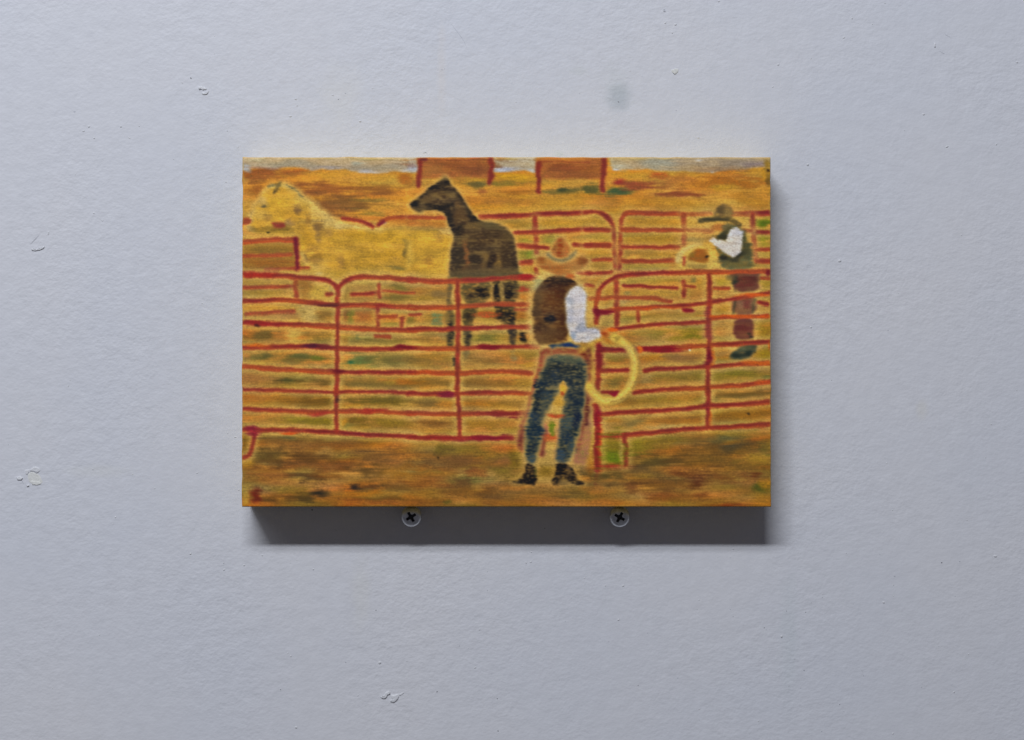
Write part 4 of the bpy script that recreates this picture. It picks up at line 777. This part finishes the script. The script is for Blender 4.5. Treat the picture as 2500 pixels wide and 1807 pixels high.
    # between the legs
    poly('E', [(1935, 1400), (1975, 1480), (1960, 1560), (1885, 1560), (1900, 1470)], (196, 150, 60), .9, 2, .2)
    for b in [(1890, 40, 1935, 85, (160, 76, 42), .8), (1810, 90, 1920, 240, (190, 148, 56), .6), (1770, 315, 1895, 360, (184, 82, 44), .9), (1735, 595, 1820, 640, (190, 92, 44), .85), (1755, 440, 1805, 560, (120, 130, 34), .85), (1780, 240, 1900, 310, (188, 156, 78), .5)]:
        blob('H', *b)
    # belt, waistcoat
    poly('E', [(1745, 935), (1900, 925), (2060, 910), (2070, 960), (1900, 985), (1770, 980)], (62, 74, 82), .85, 2, .5, 1, 3)
    blob('E', 1880, 925, 2050, 970, (36, 56, 104), .75); blob('E', 1760, 935, 1850, 975, (48, 62, 84), .6)
    vest = [(1545, 500), (1560, 330), (1600, 240), (1680, 150), (1760, 95), (1860, 62), (1960, 85), (2050, 140), (2120, 205), (2030, 240), (1985, 330), (1970, 480), (1980, 650), (1990, 800), (1960, 920), (1740, 930), (1575, 925), (1560, 700)]
    poly('E', vest, (120, 88, 50), .96, 3, .2, .7, 3)
    poly('E', vest, (80, 52, 30), .85, 5, 1.0, .7, 3, inset=4, patch=.2)
    for b in [(1720, 70, 2040, 190, (50, 34, 24), .75), (1800, 200, 1970, 420, (72, 42, 20), .6), (1560, 260, 1680, 420, (108, 84, 50), .6), (1560, 360, 1640, 600, (82, 62, 38), .5), (1700, 300, 1900, 480, (96, 56, 24), .5), (1730, 570, 1830, 660, (34, 30, 34), .9), (1860, 540, 1970, 900, (76, 46, 24), .6), (1580, 640, 1760, 740, (66, 46, 28), .5), (1600, 760, 1900, 900, (92, 66, 36), .5), (1600, 820, 1700, 920, (118, 90, 52), .5)]:
        blob('E', *b, dry=.7, clip=3)
    # sleeve and hand
    f2e = lambda x, y: ((1430 + x / 4.826 - 1000) * 5.155, (660 + y / 4.826 - 660) * 5.155)
    slv = [(1965, 420), (1985, 310), (2030, 250), (2110, 210), (2170, 225), (2205, 290), (2212, 420), (2205, 560), (2200, 690), (2225, 722), f2e(20, 690), f2e(95, 688), f2e(172, 718), f2e(172, 782), f2e(90, 845), f2e(0, 862), (2180, 905), (2070, 902), (2010, 810), (1975, 660)]
    poly('E', slv, (156, 148, 128), .7, 3, .1, .6, None, inset=-2.5)
    poly('E', slv, (196, 193, 197), .97, 1.8, .08, .7, 3)
    for b in [(1985, 370, 2060, 480, (160, 164, 172), .6), (1980, 480, 2040, 640, (176, 176, 184), .5), (2100, 660, 2190, 780, (156, 162, 176), .6), (2030, 800, 2090, 870, (140, 154, 172), .65), (1970, 640, 2040, 720, (170, 170, 176), .5), (2080, 240, 2180, 400, (204, 200, 204), .5), (2120, 800, 2268, 860, (204, 202, 206), .4), (2200, 840, 2268, 880, (168, 174, 190), .5)]:
        blob('E', *b, dry=.4)
    for q in [[(2090, 760), (2140, 700), (2170, 660)], [(2110, 880), (2180, 850), (2240, 830)], [(2030, 520), (2060, 470)]]:
        stroke('E', q, 14, (140, 146, 160), .6, 1.2, .4)
    stroke('F', [(10, 760), (80, 745), (160, 740)], 12, (150, 150, 160), .6, 1)
    poly('F', [(170, 725), (210, 720), (300, 770), (290, 800), (200, 790)], (176, 100, 48), .85, 2, .3, 1, 3)
    blob('F', 185, 735, 240, 765, (150, 72, 34), .6); blob('F', 250, 765, 330, 820, (176, 140, 76), .6)
    # hat
    poly('B', [(1560, 1300), (1760, 1290), (1800, 1130), (1900, 1050), (1990, 1120), (2060, 1270), (2230, 1290), (2290, 1390), (2230, 1500), (2060, 1580), (1800, 1580), (1640, 1500), (1560, 1400)], PALE, .65, 5, .2, .8, None)
    poly('B', [(1580, 1345), (1660, 1325), (1760, 1350), (1850, 1415), (1960, 1420), (2060, 1370), (2130, 1318), (2220, 1325), (2255, 1390), (2205, 1470), (2060, 1515), (1950, 1570), (1800, 1560), (1650, 1475), (1590, 1405)], (160, 110, 58), .75, 2.8, .35, .9, 3)
    poly('B', [(1780, 1270), (1815, 1150), (1880, 1085), (1940, 1095), (1992, 1180), (2040, 1260), (1970, 1335), (1880, 1350), (1810, 1310)], (162, 104, 52), .76, 2.8, .35, .9, 3)
    for b in [(1860, 1110, 1930, 1330, (138, 68, 28), .75), (1800, 1180, 1860, 1250, (134, 84, 40), .6), (1930, 1180, 2010, 1300, (172, 106, 56), .5), (1600, 1340, 1720, 1420, (140, 84, 38), .65), (2100, 1330, 2220, 1420, (134, 82, 38), .65), (1640, 1430, 2000, 1500, (150, 92, 44), .55), (1720, 1470, 1960, 1546, (148, 84, 38), .6), (1850, 1420, 2050, 1480, (168, 116, 60), .5)]:
        blob('B', *b, dry=.7, clip=3)
    stroke('B', [(1735, 1295), (1790, 1350), (1870, 1388), (1960, 1380), (2030, 1335), (2090, 1270)], 58, (160, 138, 88), .5, 2.4, .4, .8, 3)
    stroke('B', [(1745, 1300), (1800, 1352), (1870, 1385), (1955, 1375), (2030, 1330), (2085, 1275)], 32, (104, 98, 76), .65, 2.2, .5, .8, 3)
    poly('E', [(1690, -10), (2000, -10), (2060, 60), (2040, 90), (1900, 40), (1760, 30)], (172, 116, 58), .7, 3, .3, 1, 3)
    blob('E', 1980, 50, 2070, 110, (176, 100, 46), .7)
    # boots
    poly('H', [(1450, 955), (1560, 965), (1592, 1100), (1580, 1205), (1510, 1195), (1400, 1185), (1265, 1165), (1390, 1120), (1440, 1050)], (46, 36, 26), .92, 1.8, .7, 1.2, 3)
    poly('H', [(1860, 945), (2010, 950), (2060, 1060), (2100, 1150), (2195, 1182), (2100, 1215), (2000, 1175), (1945, 1120), (1880, 1200), (1785, 1195), (1825, 1080)], (46, 36, 26), .92, 1.8, .7, 1.2, 3)
    for b in [(1460, 1060, 1580, 1190, (24, 18, 14), .7), (1860, 970, 1960, 1090, (26, 20, 16), .7), (1560, 980, 1600, 1080, (70, 72, 34), .6), (1900, 1110, 1980, 1200, (128, 104, 60), .6), (1970, 990, 2010, 1060, (120, 96, 64), .5), (1480, 1060, 1500, 1120, (110, 96, 60), .5)]:
        blob('H', *b, dry=.8)
    stroke('H', [(1830, 1098), (1960, 1092), (2080, 1085)], 10, (130, 104, 70), .6, 1)
    # lasso
    ring = [(330, 800), (430, 845), (520, 930), (568, 1050), (578, 1170), (555, 1290), (500, 1400), (440, 1470), (350, 1530), (240, 1550), (140, 1510), (70, 1430), (40, 1380)]
    stroke('F', [(a + 14, b + 4) for a, b in ring], 108, (156, 128, 70), .45, 2.5, .2, .6)
    stroke('F', ring, 104, (196, 166, 84), .8, 2.5, .15, .5, 4)
    stroke('F', ring, 70, (212, 176, 82), .9, 2, .15, .4, 4)
    stroke('F', ring[1:-1], 22, (222, 190, 104), .7, 2, .2, .4)
    stroke('F', [(a + 44, b + 6) for a, b in ring[2:10]], 10, (140, 110, 54), .6, 1, .3, .3)
    for q in [[(-60, 950), (20, 890), (150, 840)], [(60, 1400), (30, 1340)]]:
        stroke('F', q, 60, (204, 168, 76), .7, 3, .2, .6)
    blob('F', 330, 800, 400, 880, (150, 128, 60), .5)
    poly('I', [(245, 50), (375, 30), (370, 70), (325, 108), (300, 80)], (142, 36, 50), .92, 1.2, .1, .4)
    # loose specks
    blob('F', 1211, 937, 1226, 952, (230, 224, 210), .8, 0, .5); blob('F', 900, 848, 916, 862, (60, 60, 30), .8); blob('F', 1995, 976, 2010, 990, (50, 44, 24), .8)
    blob('C', 2150, 230, 2176, 250, (70, 50, 24), .8); blob('A', 120, 420, 112, 440, (190, 150, 70), .5)

    # --- thin oil: everything is rubbed a little soft
    fy = np.fft.fftfreq(CH)[:, None]; fx = np.fft.rfftfreq(CW)[None, :]
    g = np.exp(-2 * (math.pi ** 2) * ((fx * 1.8) ** 2 + (fy * 1.1) ** 2))
    for k in range(3):
        CANVAS[..., k] = np.fft.irfft2(np.fft.rfft2(CANVAS[..., k]) * g, s=(CH, CW))
    # --- the tooth of the board shows everywhere; worn pale arris
    c = CANVAS
    lum = c.mean(axis=2, keepdims=True)
    c[:] = 0.60 + (c - 0.60) * 1.07
    gl = c.mean(axis=2, keepdims=True)
    c[:] = (gl + (c - gl) * 1.0) * np.array([0.965, 0.935, 0.905])
    g = np.exp(-2 * (math.pi ** 2) * ((fx * 14) ** 2 + (fy * 12) ** 2))
    low = np.dstack([np.fft.irfft2(np.fft.rfft2(c[..., k]) * g, s=(CH, CW)) for k in range(3)])
    c += 0.28 * (c - low)                       # rubbed high spots stay pale, hollows hold more colour
    c *= (1 - 0.05 * sm(1040, 1200, v))[..., None]
    fib = np.where(v > 1050, 0.030, 0.015) * STREAK
    fib = np.where(np.isin(REGION, (3, 4, 5)), 0.5 * fib, fib)
    c *= 1 + (fib + 0.034 * GRAIN + 0.036 * TOOTH + 0.02 * PATCH2)[..., None]
    warm = (0.03 * PATCH)[..., None] * np.array([1.0, 0.55, -0.4])
    c += warm * lum
    ed = np.minimum(np.minimum(XX, CW - 1 - XX), np.minimum(YY, CH - 1 - YY)) + 1.2 * PATCH2
    m = (1 - sm(0.5, 4.5, ed)) * 0.35
    c += (np.array((190, 160, 84)) / 255 - c) * m[..., None]
    np.clip(c, 0.02, 0.97, out=c)
    relief = 0.55 * GRAIN + 0.45 * TOOTH + 0.3 * PATCH2
    relief = np.where(REGION == 7, relief * 1.1, relief)
    return c, relief
# ------------------------------------------------------------------ the painted panel
W, H = CW * S, CH * S
THICK = 0.0186
LEAN = math.radians(0.72)
painting = bpy.data.objects.new("painting", None)
COL.objects.link(painting)
base_z = (903.5 - 1239) * S * (D_WALL - 0.0205) / D_FRONT
painting.location = ((1236.5 - 1250) * S, -0.0020, base_z)
painting.rotation_euler = (-LEAN, 0, 0)          # top rests against the wall, foot stands out on the screws
painting["label"] = "small unframed ranch painting on a thick wooden panel, resting on two screws"
painting["category"] = "painting"

def face_material():
    m, nt, b = new_mat("oil_paint_on_wood")
    a = nt.nodes.new("ShaderNodeAttribute"); a.attribute_name = "pigment"
    nt.links.new(a.outputs["Color"], b.inputs["Base Color"])
    n = nt.nodes.new("ShaderNodeTexNoise"); n.inputs["Scale"].default_value = 900
    tc = nt.nodes.new("ShaderNodeTexCoord"); nt.links.new(tc.outputs["Object"], n.inputs["Vector"])
    r = nt.nodes.new("ShaderNodeMapRange"); r.inputs["To Min"].default_value = 0.5; r.inputs["To Max"].default_value = 0.75
    nt.links.new(n.outputs["Fac"], r.inputs["Value"]); nt.links.new(r.outputs["Result"], b.inputs["Roughness"])
    b.inputs["Specular IOR Level"].default_value = 0.22
    return m
MAT_FACE = face_material()

def build_panel():
    cnv, relief = paint()
    NX, NY = 960, 635
    gx = np.linspace(0, CW - 1, NX); gy = np.linspace(0, CH - 1, NY)
    ix, iy = np.clip(gx.astype(int), 0, CW - 2), np.clip(gy.astype(int), 0, CH - 2)
    fx, fy = (gx - ix)[None, :], (gy - iy)[:, None]
    def samp(a):
        if a.ndim == 3: return np.dstack([samp(a[..., k]) for k in range(a.shape[2])])
        r0, r1 = a[iy], a[iy + 1]
        return (r0[:, ix] * (1 - fx) + r0[:, ix + 1] * fx) * (1 - fy) + (r1[:, ix] * (1 - fx) + r1[:, ix + 1] * fx) * fy
    col = srgb2lin(samp(cnv))
    rel = samp(relief)
    # photo colour -> pigment: undo the exposure and the cool lamp
    col = np.clip(col / np.array(PIGMENT_GAIN), 0.004, 0.86)
    reg = REGION[np.round(gy).astype(int)][:, np.round(gx).astype(int)]
    x = -W / 2 + gx / (CW - 1) * W; z = H - gy / (CH - 1) * H
    X, Z = np.meshgrid(x, z)
    R = 0.0006
    ed = np.minimum(np.minimum(X + W / 2, W / 2 - X), np.minimum(Z, H - Z))
    t = np.clip(ed, 0, R)
    drop = R - np.sqrt(np.maximum(R * R - (R - t) ** 2, 0))
    Y = -THICK + drop - rel * 0.000010 * np.clip(ed / R, 0, 1)
    # slightly uneven cut edges
    lowf = lambda n, sd: np.interp(np.linspace(0, 1, n), np.linspace(0, 1, 46), np.random.default_rng(sd).normal(0, 0.00009, 46))
    ex = np.clip(1 - (W / 2 - np.abs(X)) / 0.004, 0, 1); ez = np.clip(1 - np.minimum(Z, H - Z) / 0.004, 0, 1)
    X = X + ex * np.where(X > 0, lowf(NY, 1)[:, None], lowf(NY, 2)[:, None])
    Z = Z + ez * np.where(Z > H / 2, lowf(NX, 3)[None, :], 0)
    P = np.dstack([X, Y, Z]).reshape(-1, 3).astype(np.float32)
    C4 = np.concatenate([col.reshape(-1, 3), np.ones((NX * NY, 1))], axis=1).astype(np.float32)
    idx = np.arange(NX * NY).reshape(NY, NX)
    quads = np.stack([idx[:-1, :-1], idx[1:, :-1], idx[1:, 1:], idx[:-1, 1:]], axis=-1).reshape(-1, 4)
    qreg = reg[:-1, :-1].reshape(-1)
    qx = np.tile(np.arange(NX - 1), NY - 1)
    def make(name, sel, parent):
        q = quads[sel]
        used, inv = np.unique(q, return_inverse=True)
        inv = inv.reshape(-1)
        me = bpy.data.meshes.new(name)
        me.vertices.add(len(used)); me.vertices.foreach_set("co", P[used].reshape(-1))
        me.loops.add(len(inv)); me.loops.foreach_set("vertex_index", inv.astype(np.int32))
        n = len(q)
        me.polygons.add(n)
        me.polygons.foreach_set("loop_start", np.arange(0, 4 * n, 4, dtype=np.int32))
        me.polygons.foreach_set("use_smooth", np.ones(n, dtype=bool))
        me.update(calc_edges=True)
        a = me.color_attributes.new("pigment", 'FLOAT_COLOR', 'POINT')
        a.data.foreach_set("color", C4[used].reshape(-1))
        me.validate()
        return link_obj(name, me, MAT_FACE, parent)
    face = make("painted_face", qreg == 0, painting)
    face["label"] = "thin ochre, olive and brown oil paint over a horizontal wood grain"
    mid = NX * 0.5
    for name, sel, lab in [
        ("painted_horse", qreg == 1, "pale golden horse painted at the left behind the fence"),
        ("painted_horse", qreg == 2, "dark brown horse painted with its head turned left"),
        ("painted_person", qreg == 3, "painted man seen from behind in hat, brown waistcoat, jeans and chaps"),
        ("painted_rope", qreg == 4, "coiled yellow rope painted at the man's hand"),
        ("painted_person", qreg == 5, "painted man in a dark hat, white sleeve and green waistcoat at the right"),
        ("painted_fence", qreg == 6, "painted brick-red pipe rails and posts of the pens"),
        ("painted_sky", qreg == 7, "narrow strip of grey-blue sky painted along the top"),
        ("painted_shed", (qreg == 8) & (qx < NX * 0.51), "left of the two red-brown sheds painted at the top"),
        ("painted_shed", (qreg == 8) & (qx >= NX * 0.51), "right of the two red-brown sheds painted at the top")]:
        if sel.any():
            o = make(name, sel, face); o["label"] = lab
    # wooden body behind the paint
    b = bmesh.new()
    y0, y1 = -THICK + R, 0.0
    xs0, xs1 = -W / 2 + 0.00012, W / 2 - 0.00012
    n = 24
    ringf, ringb = [], []
    outline = [(xs0 + (xs1 - xs0) * i / n, 0.0) for i in range(n)] + [(xs1, H * i / n) for i in range(n)] + \
              [(xs1 - (xs1 - xs0) * i / n, H - .0001) for i in range(n)] + [(xs0, H - H * i / n) for i in range(n)]
    for (px, pz) in outline:
        ringf.append(b.verts.new((px, y0, pz))); ringb.append(b.verts.new((px * 0.999, y1, pz)))
    m = len(ringf)
    for i in range(m):
        b.faces.new((ringf[i], ringf[(i + 1) % m], ringb[(i + 1) % m], ringb[i]))
    b.faces.new(ringb); b.faces.new(list(reversed(ringf)))
    o = bm_obj("wood_panel", b, MAT_EDGE, painting)
    o["label"] = "ochre-stained edges of the thick wooden panel"
PIGMENT_GAIN = (0.72, 0.735, 0.80)
build_panel()

# ------------------------------------------------------------------ the two screws the panel stands on
def lathe(bm, prof, n=40):
    rows = []
    for (r, y) in prof:
        if r < 1e-7: rows.append([bm.verts.new((0, y, 0))])
        else: rows.append([bm.verts.new((r * math.cos(2 * math.pi * k / n), y, r * math.sin(2 * math.pi * k / n))) for k in range(n)])
    for a, c in zip(rows, rows[1:]):
        for i in range(n):
            j = (i + 1) % n
            if len(a) == 1: bm.faces.new((a[0], c[i], c[j]))
            elif len(c) == 1: bm.faces.new((a[i], a[j], c[0]))
            else: bm.faces.new((a[i], a[j], c[j], c[i]))

def head_mesh():
    RH, HH = 0.00455, 0.0031
    b = bmesh.new()
    prof = [(0, 0), (RH * 0.93, 0), (RH, -0.0003), (RH, -0.0008)]
    for k in range(1, 11):
        a = k / 10 * math.pi / 2
        prof.append((RH * 0.97 * math.cos(a) if k < 10 else 0, -0.0009 - (HH - 0.0009) * math.sin(a)))
    lathe(b, prof, 48)
    bmesh.ops.recalc_face_normals(b, faces=b.faces)
    me = bpy.data.meshes.new("head_blank"); b.to_mesh(me); b.free()
    blank = link_obj("head_blank", me)
    # cross recess cutter: two tapering bars and a conical middle
    b = bmesh.new()
    def bar(ang):
        L0, L1, w0, w1, ya, yb = 0.00262, 0.0016, 0.00062, 0.00046, -HH - 0.001, -HH + 0.0021
        ca, sa = math.cos(ang), math.sin(ang)
        vs = []
        for (L_, w_, y_) in ((L0 * 1.15, w0 * 1.15, ya), (L1, w1, yb)):
            for (u, v) in ((-L_, -w_), (L_, -w_), (L_, w_), (-L_, w_)):
                vs.append(b.verts.new((u * ca - v * sa, y_, u * sa + v * ca)))
        for f in ((0, 1, 2, 3), (7, 6, 5, 4), (0, 4, 5, 1), (1, 5, 6, 2), (2, 6, 7, 3), (3, 7, 4, 0)):
            b.faces.new([vs[i] for i in f])
    bars = []
    for ang in (0, math.pi / 2):
        b = bmesh.new(); bar(ang)
        bmesh.ops.recalc_face_normals(b, faces=b.faces)
        m = bpy.data.meshes.new("cutter"); b.to_mesh(m); b.free(); bars.append(link_obj("cutter", m))
    b = bmesh.new()
    lathe(b, [(0, -HH - 0.001), (0.00135, -HH - 0.001), (0.00115, -HH + 0.0002), (0.0006, -HH + 0.0022), (0, -HH + 0.0026)], 16)
    bmesh.ops.recalc_face_normals(b, faces=b.faces)
    m = bpy.data.meshes.new("cutter"); b.to_mesh(m); b.free(); bars.append(link_obj("cutter", m))
    for c in bars:
        md = blank.modifiers.new("cut", 'BOOLEAN'); md.operation = 'DIFFERENCE'; md.object = c; md.solver = 'EXACT'
    dg = bpy.context.evaluated_depsgraph_get()
    out = bpy.data.meshes.new_from_object(blank.evaluated_get(dg))
    out.name = "screw_head"
    for c in bars + [blank]: bpy.data.objects.remove(c)
    for p in out.polygons: p.use_smooth = True
    out.set_sharp_from_angle(angle=math.radians(32))
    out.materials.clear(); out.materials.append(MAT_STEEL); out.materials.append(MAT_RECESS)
    for p in out.polygons:                       # shade inside the cross recess, painted by a darker material
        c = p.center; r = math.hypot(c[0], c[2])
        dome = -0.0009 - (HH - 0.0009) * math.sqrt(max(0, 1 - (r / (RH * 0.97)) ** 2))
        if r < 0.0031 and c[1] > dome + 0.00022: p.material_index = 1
    return out

HEAD = head_mesh()
b = bmesh.new()
prof = [(0, 0.022), (0.0006, 0.020)]
y = 0.019
while y > -0.0088:
    prof += [(0.0016, y), (0.0023, y - 0.0006)]; y -= 0.0012
prof += [(0.0017, -0.009), (0.0017, -0.0096), (0, -0.0096)]
lathe(b, prof, 20)
bmesh.ops.recalc_face_normals(b, faces=b.faces)
SHANK = bpy.data.meshes.new("screw_shank"); b.to_mesh(SHANK); b.free()
SHANK.materials.append(MAT_STEEL)
for (px, py, rot, lab) in [(1003.8, 1261.5, -0.54, "left Phillips pan-head screw under the painting's lower edge"),
                           (1513.3, 1262.3, 0.50, "right Phillips pan-head screw under the painting's lower edge")]:
    k = (D_WALL - 0.0115) / D_FRONT
    s = bpy.data.objects.new("screw", None); COL.objects.link(s)
    s.location = ((px - 1250) * S * k, 0, (903.5 - py) * S * k)
    s["label"] = lab; s["category"] = "screw"; s["group"] = "screws holding up the painting"
    h = bpy.data.objects.new("head", HEAD); COL.objects.link(h); h.parent = s
    h.location = (0, -0.0095, 0); h.rotation_euler = (math.radians(2.0), rot, math.radians(-1.5))
    q = bpy.data.objects.new("shank", SHANK); COL.objects.link(q); q.parent = s
